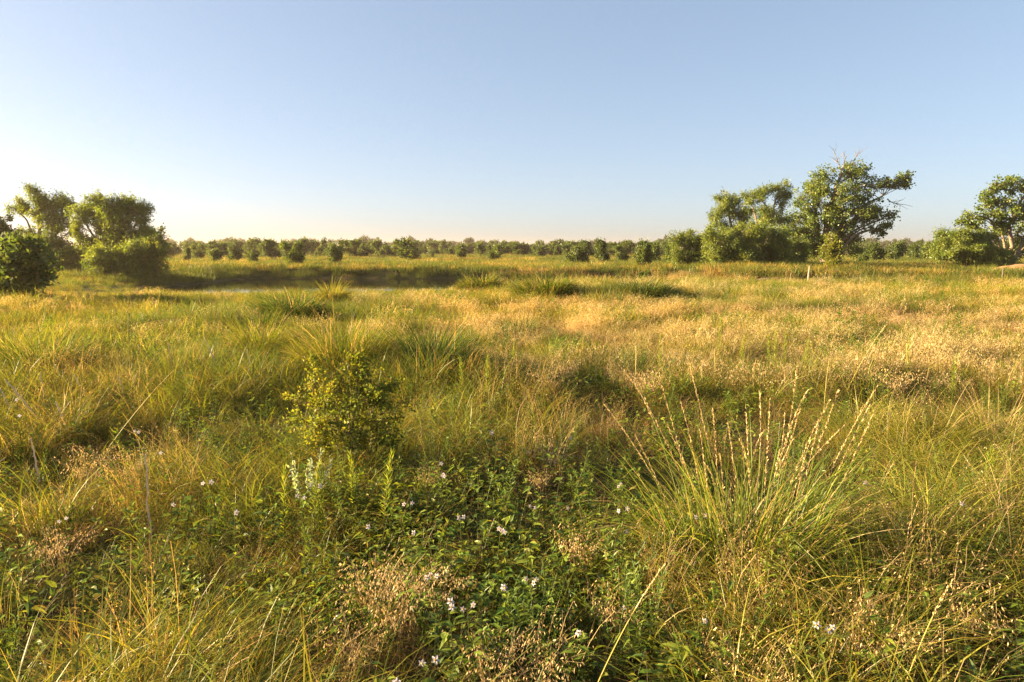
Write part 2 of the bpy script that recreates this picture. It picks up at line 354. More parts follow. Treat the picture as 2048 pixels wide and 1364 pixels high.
def build_near_meadow():
    rng = np.random.default_rng(11)
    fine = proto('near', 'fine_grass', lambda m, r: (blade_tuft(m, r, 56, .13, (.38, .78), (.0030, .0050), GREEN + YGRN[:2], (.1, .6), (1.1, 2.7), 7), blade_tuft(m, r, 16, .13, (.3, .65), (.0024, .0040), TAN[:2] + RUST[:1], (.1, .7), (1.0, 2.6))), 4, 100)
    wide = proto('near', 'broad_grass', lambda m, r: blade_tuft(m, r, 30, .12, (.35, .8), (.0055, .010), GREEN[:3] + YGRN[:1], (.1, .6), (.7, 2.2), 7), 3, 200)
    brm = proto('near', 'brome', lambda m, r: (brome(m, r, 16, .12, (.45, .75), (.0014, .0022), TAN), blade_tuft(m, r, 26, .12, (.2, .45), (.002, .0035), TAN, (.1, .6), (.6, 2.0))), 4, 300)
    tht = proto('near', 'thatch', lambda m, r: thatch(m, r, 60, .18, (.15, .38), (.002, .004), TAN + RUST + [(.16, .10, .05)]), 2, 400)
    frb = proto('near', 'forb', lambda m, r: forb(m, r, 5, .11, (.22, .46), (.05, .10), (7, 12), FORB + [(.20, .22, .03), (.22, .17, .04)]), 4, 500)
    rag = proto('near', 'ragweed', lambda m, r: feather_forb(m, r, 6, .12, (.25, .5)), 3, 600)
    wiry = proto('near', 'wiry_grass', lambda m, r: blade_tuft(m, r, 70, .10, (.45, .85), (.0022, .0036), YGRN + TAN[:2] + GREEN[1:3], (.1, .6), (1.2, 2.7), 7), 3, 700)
    groups = [fine, wide, brm, tht, frb, rag, wiry]
    p = np.concatenate([wedge(2600, 1.5, 4.2, rng), wedge(3800, 4.2, 8.5, rng)])
    x, y, z = p.T; u, v = project(x, y, z + .35)
    n1 = fbm(x / .8, y / .8, 41); n2 = fbm(x / 1.7, y / 1.7, 42); n3 = fbm(x / .6, y / .6, 43)
    lush = gauss(u, v, 800, 960, 260, 130) + .8 * gauss(u, v, 1050, 1090, 330, 150) + .5 * gauss(u, v, 1350, 1200, 560, 200)
    dry = .9 * gauss(u, v, 820, 1220, 160, 120) + .9 * gauss(u, v, 1130, 1290, 220, 150) + .8 * gauss(u, v, 1620, 1180, 330, 200) + gauss(u, v, 1150, 800, 150, 90) + .6 * gauss(u, v, 1750, 780, 420, 110) + .5 * gauss(u, v, 350, 900, 230, 90) + .6 * gauss(u, v, 1110, 920, 90, 50)
    left = sstep(1000, 400, u)
    W = [.9 + 1.0 * left - .2 * lush, .50 + .35 * lush + .25 * left, .08 + .9 * dry * sstep(.35, .6, n1), .45 + .3 * dry, .26 + 1.1 * lush * sstep(.40, .58, n2) + .25 * sstep(1000, 1400, u) * sstep(950, 1150, v), .14 + 1.2 * lush * sstep(.60, .42, n2), .18 + .45 * sstep(1200, 1700, u) * sstep(1250, 950, v)]
    W = [np.maximum(w, .02) for w in W]
    k, idx = pick(rng, W, groups)
    hol = sstep(.36, .60, fbm(x / 1.1, y / 1.1, 47)) * (1 - .55 * np.clip(lush, 0, 1)); tall = np.isin(k, (0, 1, 2, 6))
    s = rng.uniform(.75, 1.2, len(p)) * np.where(tall, .50 + .46 * hol, np.where(np.isin(k, (4, 5)), .85, .60 + .12 * hol))
    drop = tall & (rng.random(len(p)) > .35 + .65 * hol); p, x, y, z, s, k, idx, n1, n3 = [q[~drop] for q in (p, x, y, z, s, k, idx, n1, n3)]
    t = (.75 + .5 * n3)[:, None] * np.stack([1 + .25 * (n1 - .5), np.ones(len(p)), 1 - .3 * (n1 - .5)], 1)
    for name, ks, lab, cat in (('meadow_grass', (0, 1, 6), 'fine arching green grass all over the near meadow', 'grass'), ('dry_grass', (2, 3), 'straw coloured dead grass and brome mixed into the near meadow', 'dry grass'), ('ground_cover', (4, 5), 'leafy green weeds filling the hollows of the near meadow', 'weeds')):
        m = np.isin(k, ks); scatter(name, 'near', lab, cat, p[m], idx[m], s[m], t[m], .14, rng)
build_near_meadow()

def build_mid_meadow():
    rng = np.random.default_rng(12)
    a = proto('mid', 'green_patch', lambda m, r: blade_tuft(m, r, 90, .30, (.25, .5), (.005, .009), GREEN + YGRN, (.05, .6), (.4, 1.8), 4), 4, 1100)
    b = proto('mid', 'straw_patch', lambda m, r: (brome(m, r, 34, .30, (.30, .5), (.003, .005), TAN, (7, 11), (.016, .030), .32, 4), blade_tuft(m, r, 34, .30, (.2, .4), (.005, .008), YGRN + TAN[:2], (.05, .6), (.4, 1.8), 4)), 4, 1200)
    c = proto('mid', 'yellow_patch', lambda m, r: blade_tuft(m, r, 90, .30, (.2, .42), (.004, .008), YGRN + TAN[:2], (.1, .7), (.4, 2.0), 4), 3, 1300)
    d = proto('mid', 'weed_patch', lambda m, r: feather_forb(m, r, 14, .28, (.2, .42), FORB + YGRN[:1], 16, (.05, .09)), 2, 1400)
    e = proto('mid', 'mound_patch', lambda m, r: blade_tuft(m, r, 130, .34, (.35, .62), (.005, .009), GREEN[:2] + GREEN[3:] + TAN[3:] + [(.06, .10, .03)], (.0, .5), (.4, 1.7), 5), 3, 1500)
    p = np.concatenate([wedge(3600, 7.6, 14, rng, .8, 3), wedge(6500, 14, 25, rng, .8, 3), wedge(6500, 25, 44, rng, .8, 4)])
    x, y, z = p.T; u, v = project(x, y, z + .3)
    keep = (z > -.70); p = p[keep]; x, y, z, u, v = x[keep], y[keep], z[keep], u[keep], v[keep]
    n1 = fbm(x / 2.6, y / 2.6, 51); n2 = fbm(x / 5.5, y / 5.5, 52); n3 = fbm(x / .8, y / .8, 53, 2)
    right = sstep(700, 1500, u); wet = sstep(-23, -17, x); shore = sstep(20, 30, y) * sstep(1000, 500, u) * (.3 + .7 * wet); edge = sstep(27, 32, y)
    drym = .25 + .48 * right + .9 * gauss(u, v, 1750, 690, 450, 60) + .5 * gauss(u, v, 850, 640, 300, 40) + .5 * gauss(u, v, 1250, 640, 300, 50)
    W = [.60 + 1.6 * sstep(.48, .64, n2) + .5 * sstep(1000, 400, u) + .5 * edge, drym * (.15 + .25 * right + 1.3 * sstep(.46, .62, n1)) * (1 - .75 * shore) * (1 - .6 * edge), .7 + .7 * shore + .5 * right, .25 + .5 * sstep(.55, .4, n1), 4.0 * sstep(.61, .69, fbm(x / 3.4, y / 2.2, 57)) * (1 - sstep(17, 21, y) * sstep(1150, 950, u))]
    k, idx = pick(rng, [np.maximum(w, .03) for w in W], [a, b, c, d, e])
    s = rng.uniform(.7, 1.25, len(p)) * (.30 + 1.0 * n3) * lerp(1, .55, shore) * lerp(1, .52, sstep(20, 30, y) * sstep(1000, 850, u) * wet) * lerp(1, .6, sstep(-.15, -.6, z)) * (1 + .3 * sstep(14, 40, y) * (1 - shore))
    t = (.7 + .6 * n3)[:, None] * np.stack([1 + .5 * (n2 - .5), 1 - .1 * (n1 - .5), 1 + .5 * (fbm(x / 4, y / 4, 58) - .5)], 1)
    for name, ks, lab, cat in (('field_grass', (0, 2, 4), 'green and yellow grass covering the middle of the field', 'grass'), ('straw_grass', (1,), 'golden seeding straw grass covering the middle of the field', 'dry grass'), ('field_weeds', (3,), 'low leafy weeds growing between grasses in the middle field', 'weeds')):
        m = np.isin(k, ks); scatter(name, 'mid', lab, cat, p[m], idx[m], s[m], t[m], .12, rng)
build_mid_meadow()

def build_far_meadow():
    rng = np.random.default_rng(13)
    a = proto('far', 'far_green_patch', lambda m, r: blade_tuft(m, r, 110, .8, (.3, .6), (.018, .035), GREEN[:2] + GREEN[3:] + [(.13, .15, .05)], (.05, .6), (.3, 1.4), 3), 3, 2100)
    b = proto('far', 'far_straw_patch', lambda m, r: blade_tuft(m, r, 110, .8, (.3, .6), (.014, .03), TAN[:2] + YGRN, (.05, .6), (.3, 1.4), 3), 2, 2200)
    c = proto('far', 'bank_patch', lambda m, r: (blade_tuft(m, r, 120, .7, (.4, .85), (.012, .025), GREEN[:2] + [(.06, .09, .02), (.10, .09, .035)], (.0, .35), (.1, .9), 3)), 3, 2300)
    p = np.concatenate([wedge(9000, 42, 75, rng, .8, 6), wedge(6000, 75, 150, rng, .8, 6)]); x, y, z = p.T
    keep = z > -.66; p = p[keep]; x, y, z = p.T
    n1 = fbm(x / 7, y / 9, 61); n2 = fbm(x / 3, y / 3, 62)
    bank = sstep(-.12, -.35, z) * (y < 62)
    k, idx = pick(rng, [np.maximum(.9 - bank, .02), np.maximum(.15 + 1.1 * sstep(.5, .7, n1) - bank, .02), np.maximum(bank * 2.5, .005)], [a, b, c])
    s = rng.uniform(.7, 1.25, len(p)) * (1 + .25 * sstep(70, 140, y)) * lerp(1, .75, bank)
    t = (.7 + .6 * n2)[:, None] * np.ones((1, 3))
    scatter('far_grass', 'far', 'pale green grassland beyond the pond between the bushes', 'grass', p, idx, s, t, .08, rng)
    # rushes and dead reeds along the far bank and the channel edge
    rd = proto('reed', 'reed_stand', lambda m, r: (blade_tuft(m, r, 26, .5, (.5, 1.0), (.012, .022), TAN[:2] + RUST + TAN[3:], (0, .25), (0, .5), 3), blade_tuft(m, r, 30, .5, (.3, .7), (.012, .02), GREEN, (0, .4), (.1, .8), 3)), 3, 2400)
    q = []
    for _ in range(520):
        xx = rng.uniform(-6, 15); q.append((xx, np.interp(xx, [-60, -34, -24, -6, 2, 10.5, 15, 40, 70], [44, 50, 57, 56, 55, 54, 44, 41, 43]) - rng.uniform(-.8, 2.2)))
    for _ in range(260):
        xx = rng.uniform(-6, 30); q.append((xx, np.interp(xx, [-6, 2, 10, 15, 40], [42, 41, 40, 36, 30.5]) + rng.uniform(-1.5, .8)))
    q = np.array(q); zz = terrain(q[:, 0], q[:, 1]); m = zz > -.7; q = q[m]; zz = zz[m]
    scatter('dead_reeds', 'reed', 'brown dead reeds standing along the pond bank', 'reeds', np.column_stack([q, zz]), rng.integers(0, 3, len(q)), rng.uniform(.5, 1.1, len(q)), np.tile(rng.uniform(.5, 1.1, (len(q), 1)), (1, 3)), .08, rng)
build_far_meadow()

# ------------------------------------------------------------------ trees
def bez(a, b, c, K=8):
    t = np.linspace(0, 1, K)[:, None]; return a * (1 - t) ** 2 + 2 * b * t * (1 - t) + c * t * t
def smooth_line(pts, K=14):
    pts = np.asarray(pts, float); t = np.linspace(0, 1, len(pts)); s = np.linspace(0, 1, K)
    q = np.stack([np.interp(s, t, pts[:, i]) for i in range(3)], 1)
    for _ in range(2): q[1:-1] = (q[:-2] + 2 * q[1:-1] + q[2:]) / 4
    return q
STYLE = {   # leaf length, width, leaves per twig, cluster spread, droop, colours
    'cottonwood': dict(L=(.12, .21), W=.80, per=22, spread=.26, droop=-.35, cols=[(.125, .185, .028), (.185, .22, .034), (.085, .135, .025)], twig=.9),
    'willow': dict(L=(.15, .27), W=.24, per=40, spread=.24, droop=-.5, cols=[(.14, .195, .028), (.21, .24, .034), (.10, .15, .025)], twig=1.1),
    'shrub': dict(L=(.12, .22), W=.50, per=16, spread=.17, droop=.2, cols=[(.075, .118, .024), (.125, .155, .028), (.052, .088, .020)], twig=1.0),
    'fine': dict(L=(.14, .26), W=.30, per=22, spread=.18, droop=.1, cols=[(.17, .19, .022), (.22, .21, .026), (.13, .16, .024)], twig=1.0),
    'small_leaf': dict(L=(.015, .032), W=.62, per=16, spread=.034, droop=.1, cols=[(.17, .21, .022), (.25, .255, .028), (.11, .155, .024), (.23, .20, .03)], n=21, tr=.10),
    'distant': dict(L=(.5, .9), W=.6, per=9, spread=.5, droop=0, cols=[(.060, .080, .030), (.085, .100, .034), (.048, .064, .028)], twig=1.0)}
def grow(rng, trunks, lobes, style, bark=(.20, .15, .10), dens=1.0, limbs=True):
    dens = dens * {'willow': 1.35, 'cottonwood': 1.0, 'shrub': .9}.get(style, 1)
    """trunks: list of (points, r0, r1); lobes: (centre, radii, weight, trunk index). Returns trunk MB and crown MB."""
    st = STYLE[style]; tb = MB(); cb = MB(); lines = []
    for pts, r0, r1 in trunks:
        q = smooth_line(pts); lines.append((q, np.linspace(r0, r1, len(q)))); q2 = q.copy(); q2[1:-1] += rng.normal(0, r0 * .15, q2[1:-1].shape)
        rr = lines[-1][1].copy(); rr[0] *= 1.35; rr[1] *= 1.1
        tubes(tb, q2[None], rr[None], np.array(bark), 8)
    for c, rad, wgt, ti in lobes:
        c = np.asarray(c, float); rad = np.asarray(rad, float); q, rr = lines[ti]
        hd = np.linalg.norm(q[:, :2] - c[:2], axis=1); want = c[2] - .55 * hd - rad[2] * .3; k = int(np.argmin(np.abs(q[:, 2] - want) + .25 * hd))
        k = max(k, 2); A = q[k].copy(); r0 = min(rr[k] * .5, .015 + .022 * np.linalg.norm(c - A)); mn = .012 * st.get('tr', 1.0); midp = (A + c) / 2 + np.array([0, 0, .12 * np.linalg.norm(c - A)]) + rng.normal(0, .1, 3) * np.linalg.norm(c - A)
        lb = bez(A, midp, c); lb[1:-1] += rng.normal(0, .02 * np.linalg.norm(c - A), lb[1:-1].shape)
        if limbs: tubes(tb, lb[None], np.linspace(r0, max(r0 * .3, mn), 8)[None], np.array(bark), 5)
        vol = rad[0] * rad[1] + rad[0] * rad[2] + rad[1] * rad[2]
        n = max(5, int(13 * vol * wgt * dens / max(st['spread'] * 3.2, .25) ** 1.3)) if 'n' not in st else max(4, int(st['n'] * wgt))
        tr = st.get('tr', 1.0)
        d = rdir(n, rng); R = rng.random(n) ** .42
        end = c + d * R[:, None] * rad; end += rng.normal(0, .08, (n, 3)) * rad
        s0 = lb[np.clip(rng.integers(3, 8, n), 0, 7)]; mid = (s0 + end) / 2 + np.array([0, 0, .1]) * np.linalg.norm(end - s0, axis=1)[:, None]
        t = np.linspace(0, 1, 5)[None, :, None]; TW = s0[:, None] * (1 - t) ** 2 + 2 * mid[:, None] * t * (1 - t) + end[:, None] * t * t
        if limbs: tubes(tb, TW, np.linspace(.028, .008, 5)[None] * tr * rng.uniform(.5, 1.1, (n, 1)) * (1 if style != 'shrub' else .6), np.array(bark) * .9, 3)
        m = st['per']; tt = rng.uniform(.55, 1.06, (n, m)) * 4; kk = np.clip(tt.astype(int), 0, 3); f = (tt - kk)[..., None]
        base = np.take_along_axis(TW, kk[..., None].repeat(3, 2), 1) * (1 - f) + np.take_along_axis(TW, (kk + 1)[..., None].repeat(3, 2), 1) * f
        base = (base + rng.normal(0, st['spread'] * .55, base.shape)).reshape(-1, 3)
        dd = np.repeat(nrm(end - s0), m, 0) * .6 + rng.normal(0, .75, (n * m, 3)); dd[:, 2] += st['droop']
        ct = vary(n, st['cols'], rng, .12); C = np.repeat(ct, m, 0) * (1 + rng.normal(0, .16, (n * m, 1)))
        L = rng.uniform(*st['L'], n * m)
        leaves(cb, base, dd, rng.normal(0, 1, (n * m, 3)) + [-.3, -.2, .35], L, L * st['W'] * rng.uniform(.8, 1.15, n * m), np.clip(C, .006, .5), .12)
    return tb, cb
def tree(name, label, cat, style, u, d, trunks, lobes, seed, group=None, bark=(.20, .15, .10), dens=1.0, extra=None):
    """trunks and lobes are measured in photo pixels at the tree's own distance d (metres), with a depth offset in metres"""
    rng = np.random.default_rng(seed); bx = (u - 1024) / F_PX * d * 1.0; base = np.array([at_depth(u, 520, d)[0], d, 0.]); base[2] = float(terrain(base[0], d)) - .05
    px = d / F_PX
    T = []
    for pts, r0, r1 in trunks:
        q = [at_depth(a, b, d + o) - base for a, b, o in pts]; q[0][2] = min(q[0][2], float(terrain(q[0][0] + base[0], q[0][1] + base[1])) - base[2] - .05); T.append((q, r0, r1))
    Lb = [(at_depth(a, b, d + o) - base, (ru * px, (ru + rv) * .5 * px, rv * px), w, ti) for a, b, ru, rv, o, w, ti in lobes]
    sat = []
    for c, r, w, ti in Lb:
        for q in range(3):
            dv = rdir(1, rng)[0]; k = rng.uniform(.34, .55); sat.append((c + dv * np.array(r) * rng.uniform(.75, 1.05), tuple(np.array(r) * k), w * 1.15, ti))
    tb, cb = grow(rng, T, [(c, r, w * .85, ti) for c, r, w, ti in Lb] + sat, style, bark, dens * .8)
    if extra: extra(tb, rng, base, d)
    e = empty(name, base, label, cat, group)
    tb.obj('trunk', M_BARK, e, smooth=True); cb.obj('crown', M_LEAF, e)
    return e
def dead_branches(specs):
    def fn(tb, rng, base, d):
        for a, b, n, L in specs:                                  # bare twigs fanning out from a limb
            A = at_depth(a[0], a[1], d) - base; B = at_depth(b[0], b[1], d + .4) - base
            lb = bez(A, (A + B) / 2 + rng.normal(0, .15, 3), B); tubes(tb, lb[None], np.linspace(.06, .02, 8)[None], np.array((.20, .16, .12)), 5)
            k = rng.integers(3, 8, n); s0 = lb[k]; dr = nrm((B - A)[None] / np.linalg.norm(B - A) + rng.normal(0, .55, (n, 3))); en = s0 + dr * rng.uniform(.4, 1, (n, 1)) * L
            t = np.linspace(0, 1, 5)[None, :, None]; md = (s0 + en) / 2 + rng.normal(0, .12, (n, 3)); TW = s0[:, None] * (1 - t) ** 2 + 2 * md[:, None] * t * (1 - t) + en[:, None] * t * t
            tubes(tb, TW, np.linspace(.022, .010, 5)[None].repeat(n, 0), np.array((.20, .16, .12)), 3)
    return fn

def build_trees():
    tree('cottonwood_tree', 'tallest tree, broad leafy cottonwood with bare dead twigs on top', 'tree', 'cottonwood', 1652, 63,
         [([(1652, 535, 0), (1654, 490, 0), (1652, 450, 0), (1656, 420, 0), (1672, 380, 0), (1682, 345, 0)], .42, .12), ([(1656, 470, 0), (1690, 430, -.5), (1730, 410, -1), (1765, 392, -1)], .22, .07), ([(1652, 450, 0), (1630, 410, .5), (1615, 370, .5)], .2, .06), ([(1660, 478, 0), (1705, 470, -1), (1745, 458, -1.2), (1770, 462, -1.2)], .17, .05)],
         [(1648, 355, 32, 28, 0, 1.1, 0), (1622, 380, 26, 24, .6, 1, 2), (1600, 395, 18, 22, 0, .9, 2), (1710, 345, 38, 24, .5, 1.1, 0), (1690, 395, 38, 34, -1.2, 1.1, 0), (1640, 400, 30, 24, -.6, .9, 2),
          (1742, 370, 30, 22, 0, .9, 1), (1790, 362, 30, 16, -.6, 1.0, 1), (1812, 358, 14, 16, -.8, 1, 1), (1730, 415, 42, 26, -1, 1, 1), (1765, 425, 28, 16, -1, .9, 1), (1600, 432, 28, 24, .5, .8, 2), (1580, 448, 20, 24, 0, .8, 2), (1625, 440, 26, 24, -.6, 1, 2), (1600, 465, 34, 26, -.4, 1, 0), (1625, 500, 34, 26, -.6, 1, 0), (1690, 470, 26, 20, .6, .9, 0), (1668, 425, 24, 26, -.8, .8, 0),
          (1680, 440, 30, 22, -1.2, .9, 0), (1712, 452, 30, 12, -1, .5, 3), (1755, 466, 18, 10, -1.2, .6, 3), (1768, 452, 14, 10, -1, .5, 3), (1590, 480, 30, 26, .6, .9, 0), (1620, 470, 22, 24, 1.2, .8, 0), (1640, 500, 26, 22, 1.0, .9, 0), (1700, 485, 26, 20, 1.5, .8, 0), (1655, 455, 20, 20, 1.0, .7, 0), (1715, 505, 20, 14, 1.5, .7, 0)],
         21, bark=(.20, .15, .10), dens=.66, extra=dead_branches([((1684, 350), (1668, 305), 9, 1.2), ((1690, 350), (1715, 308), 10, 1.4), ((1682, 345), (1690, 315), 8, 1.2), ((1700, 372), (1745, 352), 7, .9), ((1775, 398), (1800, 408), 10, 1.6)]))
    tree('willow_tree', 'feathery willow with bright top left of the tall cottonwood', 'tree', 'willow', 1530, 60,
         [([(1535, 530, 0), (1532, 480, 0), (1528, 440, 0), (1530, 410, 0)], .22, .07), ([(1532, 460, 0), (1510, 425, .3), (1500, 405, .3)], .12, .04), ([(1530, 440, 0), (1550, 405, -.3), (1556, 385, 0)], .12, .04)],
         [(1505, 395, 22, 16, .3, .9, 1), (1525, 385, 20, 14, 0, .9, 0), (1555, 378, 22, 16, 0, 1, 2), (1568, 398, 14, 16, 0, .8, 2), (1540, 430, 26, 24, -.5, .9, 0), (1512, 425, 18, 14, .6, .5, 1), (1560, 440, 18, 20, .4, .6, 2)], 22, dens=.8)
    tree('willow_tree', 'yellow green willow with a rounded top, left end of the willow row', 'tree', 'willow', 1462, 58,
         [([(1470, 535, 0), (1468, 490, 0), (1460, 440, 0), (1458, 405, 0)], .20, .06), ([(1468, 470, 0), (1440, 450, .2), (1430, 435, .2)], .1, .04)],
         [(1458, 400, 22, 18, 0, 1.1, 0), (1440, 420, 20, 20, .2, 1, 1), (1472, 425, 24, 22, -.4, 1, 0), (1445, 450, 22, 18, .3, .7, 1), (1490, 455, 26, 14, 0, .6, 0), (1455, 470, 26, 20, -.4, .8, 0)], 23, dens=.85)
    for i, (u, d, w, top, base, lab) in enumerate([(1390, 54, 48, 452, 542, 'low spreading willow bush at the left foot of willow row'), (1462, 52, 58, 446, 545, 'large dark willow bush in front of the rounded willow'), (1530, 54, 50, 450, 545, 'dark willow bush between the willows and the cottonwood'), (1578, 57, 34, 468, 540, 'small dark bush under the left side of the cottonwood')]):
        cxs = np.linspace(-.6, .6, 4); h = base - top
        rb = np.random.default_rng(i + 5); lob = [(u + w * c, top + h * (.20 + rb.uniform(0, .24)), w * rb.uniform(.26, .40), h * rb.uniform(.16, .24), (k % 2) * 1.2 - .6, 1.0, 0) for k, c in enumerate(np.linspace(-.75, .75, 5))] + [(u + w * c, top + h * .68, w * .5, h * .28, -.6 + .5 * (k % 2), 1.0, 0) for k, c in enumerate(cxs)]
        tree('willow_bush', lab, 'bush', 'willow', u, d, [([(u, base, 0), (u + 2, base - h * .5, 0), (u - 3, top + h * .3, 0)], .12, .03)], lob, 60 + i, 'willow bushes below the willow row', dens=.8)
    tree('yellow_bush', 'bright yellow green upright bush in front of the cottonwood trunk', 'bush', 'fine', 1668, 48,
         [([(1668, 535, 0), (1668, 505, 0), (1667, 480, 0)], .06, .02)], [(1666, 482, 13, 12, 0, 1.2, 0), (1660, 502, 14, 18, 0, 1.2, 0), (1678, 500, 13, 18, -.3, 1.2, 0), (1668, 520, 14, 12, -.2, 1.2, 0)], 31, dens=1.8)
    tree('cottonwood_tree', 'crooked leaning tree cut by the right edge of frame', 'tree', 'cottonwood', 2008, 56,
         [([(2008, 530, 0), (2012, 508, 0), (2028, 498, 0), (2022, 480, 0), (2014, 455, 0), (2030, 420, 0), (2050, 390, 0)], .25, .08), ([(2018, 465, 0), (1985, 440, -.4), (1950, 430, -.5)], .13, .04), ([(2028, 425, 0), (1995, 400, .3), (1975, 385, .3)], .12, .04), ([(2025, 485, 0), (2060, 450, 0), (2090, 420, 0)], .16, .06)],
         [(2035, 368, 30, 16, 0, 1, 0), (2000, 366, 18, 12, .3, 1, 2), (1978, 384, 20, 10, .3, 1, 2), (2010, 402, 34, 12, 0, .9, 2), (1975, 410, 20, 10, .3, .6, 2), (1945, 436, 24, 13, -.5, 1, 1), (1980, 428, 26, 12, -.4, .9, 1), (1940, 450, 18, 7, -.5, .7, 1), (2030, 430, 30, 22, -.5, 1, 0), (2070, 400, 36, 26, 0, 1, 3), (2100, 440, 40, 30, 0, 1, 3), (2040, 470, 20, 20, .5, .8, 0), (2000, 455, 20, 14, .5, .6, 0), (2080, 490, 40, 30, 1, 1, 3)],
         24, bark=(.22, .155, .10), dens=.8)
    lobR = [(1905, 480, 34, 22, 0, 1, 0), (1940, 474, 36, 20, .4, 1, 0), (1975, 482, 30, 22, 0, 1, 0), (1880, 500, 28, 22, 0, 1, 0), (1925, 505, 40, 24, -.8, 1.1, 0), (1970, 508, 36, 22, -.6, 1, 0), (2000, 508, 24, 20, .3, .9, 0)]
    tree('willow_bush', 'wide dark willow thicket left of the crooked leaning tree', 'bush', 'willow', 1930, 53, [([(1930, 532, 0), (1932, 500, 0), (1928, 480, 0)], .12, .03)], lobR, 35, dens=.85)
    # left group
    tree('willow_tree', 'tall thin crowned willow left of the broad willow by pond', 'tree', 'willow', 82, 48,
         [([(85, 556, 0), (80, 500, 0), (78, 450, 0), (74, 400, 0)], .20, .05), ([(82, 480, 0), (55, 440, .2), (30, 418, .2)], .09, .03), ([(80, 460, 0), (110, 430, -.2), (122, 400, 0)], .10, .03)],
         [(68, 388, 17, 16, 0, 1, 0), (90, 398, 20, 18, .2, .9, 0), (122, 398, 24, 20, 0, 1, 2), (28, 416, 22, 12, .2, .9, 1), (50, 408, 16, 10, .2, .5, 1), (85, 435, 26, 18, -.4, .6, 0), (130, 425, 18, 16, 0, .6, 2), (100, 478, 34, 22, -.5, .9, 0), (70, 480, 22, 20, .4, .8, 0), (100, 450, 30, 20, .3, .7, 0), (78, 415, 16, 14, -.3, .8, 0), (60, 462, 18, 14, 0, .7, 0), (108, 415, 14, 14, .3, .8, 2), (142, 448, 24, 18, .2, .9, 2)], 25, dens=.72)
    tree('willow_tree', 'broad round crowned willow at the left end of the pond', 'tree', 'willow', 215, 46,
         [([(222, 556, 0), (224, 515, 0), (232, 480, 0), (236, 440, 0)], .26, .08), ([(180, 556, .4), (176, 520, .3), (160, 490, 0), (150, 470, 0)], .13, .05), ([(226, 500, 0), (190, 475, 0), (165, 440, 0)], .12, .04), ([(228, 490, 0), (270, 450, 0), (285, 430, 0)], .13, .04)],
         [(195, 402, 20, 18, 0, .9, 0), (215, 412, 34, 24, -.3, 1.2, 0), (250, 408, 26, 18, .3, 1, 3), (160, 428, 28, 22, 0, .9, 2), (275, 425, 30, 22, 0, 1.1, 3), (240, 440, 40, 22, -.6, .9, 0), (290, 455, 16, 16, .2, .8, 3), (255, 475, 34, 18, -.5, .9, 3), (205, 455, 18, 10, .4, .4, 0), (190, 425, 26, 20, .3, 1, 0), (225, 500, 44, 24, -.2, 1, 0), (190, 495, 30, 22, .2, .8, 1), (275, 480, 30, 22, -.4, 1, 3), (155, 458, 16, 12, .2, .8, 1), (172, 482, 18, 10, .2, .6, 1), (230, 465, 40, 22, .3, .9, 0), (268, 500, 30, 26, .2, .9, 3), (298, 480, 20, 22, .2, .8, 3)], 26, dens=.9)
    for i, (u, d, w, top, base, lab) in enumerate([(130, 47, 52, 475, 558, 'dark willow bush under the thin crowned willow at left'), (235, 44, 56, 478, 560, 'dark willow bush under the broad willow by the pond'), (295, 45, 34, 470, 556, 'dark willow bush nearest the pond, right of broad willow')]):
        h = base - top; cxs = np.linspace(-.6, .6, 4)
        rb = np.random.default_rng(i + 15); lob = [(u + w * c, top + h * (.18 + rb.uniform(0, .24)), w * rb.uniform(.26, .40), h * rb.uniform(.16, .24), (k % 2) * 1.0 - .5, 1.0, 0) for k, c in enumerate(np.linspace(-.75, .75, 5))] + [(u + w * c, top + h * .66, w * .5, h * .3, -.5 + .5 * (k % 2), 1.0, 0) for k, c in enumerate(cxs)]
        tree('willow_bush', lab, 'bush', 'willow', u, d, [([(u, base, 0), (u + 2, base - h * .5, 0), (u - 3, top + h * .3, 0)], .12, .03)], lob, 70 + i, 'willow bushes under the left willows', dens=.85)
    tree('small_tree', 'slender small tree at the right rim of the left willows', 'tree', 'shrub', 312, 50, [([(312, 545, 0), (313, 500, 0), (312, 470, 0)], .07, .02)], [(312, 466, 16, 12, 0, 1.0, 0), (305, 490, 16, 16, 0, .8, 0), (322, 492, 12, 16, 0, .7, 0)], 28)
    tree('dark_tree', 'dark tree cut by the left frame edge behind the bush', 'tree', 'shrub', 8, 42, [([(6, 560, 0), (8, 500, 0), (10, 450, 0)], .14, .04)], [(-12, 445, 24, 14, 0, 1, 0), (14, 452, 16, 14, 0, 1, 0), (20, 470, 20, 16, 0, 1, 0), (-15, 470, 34, 24, 0, 1, 0), (-50, 440, 40, 30, 0, 1, 0)], 29)
    tree('round_bush', 'large leafy bush lit yellow green at the left edge', 'bush', 'shrub', 40, 21,
         [([(42, 602, 0), (44, 560, 0), (40, 520, 0)], .06, .02), ([(30, 602, 0), (20, 560, -.1), (10, 520, 0)], .05, .02), ([(45, 602, 0), (66, 560, 0), (76, 520, 0)], .05, .02)],
         [(25, 495, 34, 20, 0, 1.1, 0), (62, 500, 28, 18, .1, 1.1, 2), (85, 520, 22, 22, 0, 1.1, 2), (10, 525, 34, 26, -.3, 1.1, 1), (50, 535, 40, 28, -.3, 1.2, 0), (80, 555, 26, 26, .1, 1.1, 2), (30, 565, 40, 26, -.3, 1.2, 0), (-30, 520, 36, 40, 0, 1, 1), (62, 582, 30, 18, 0, 1.1, 0), (-20, 570, 36, 30, 0, 1, 1)], 30, dens=1.25)
build_trees()

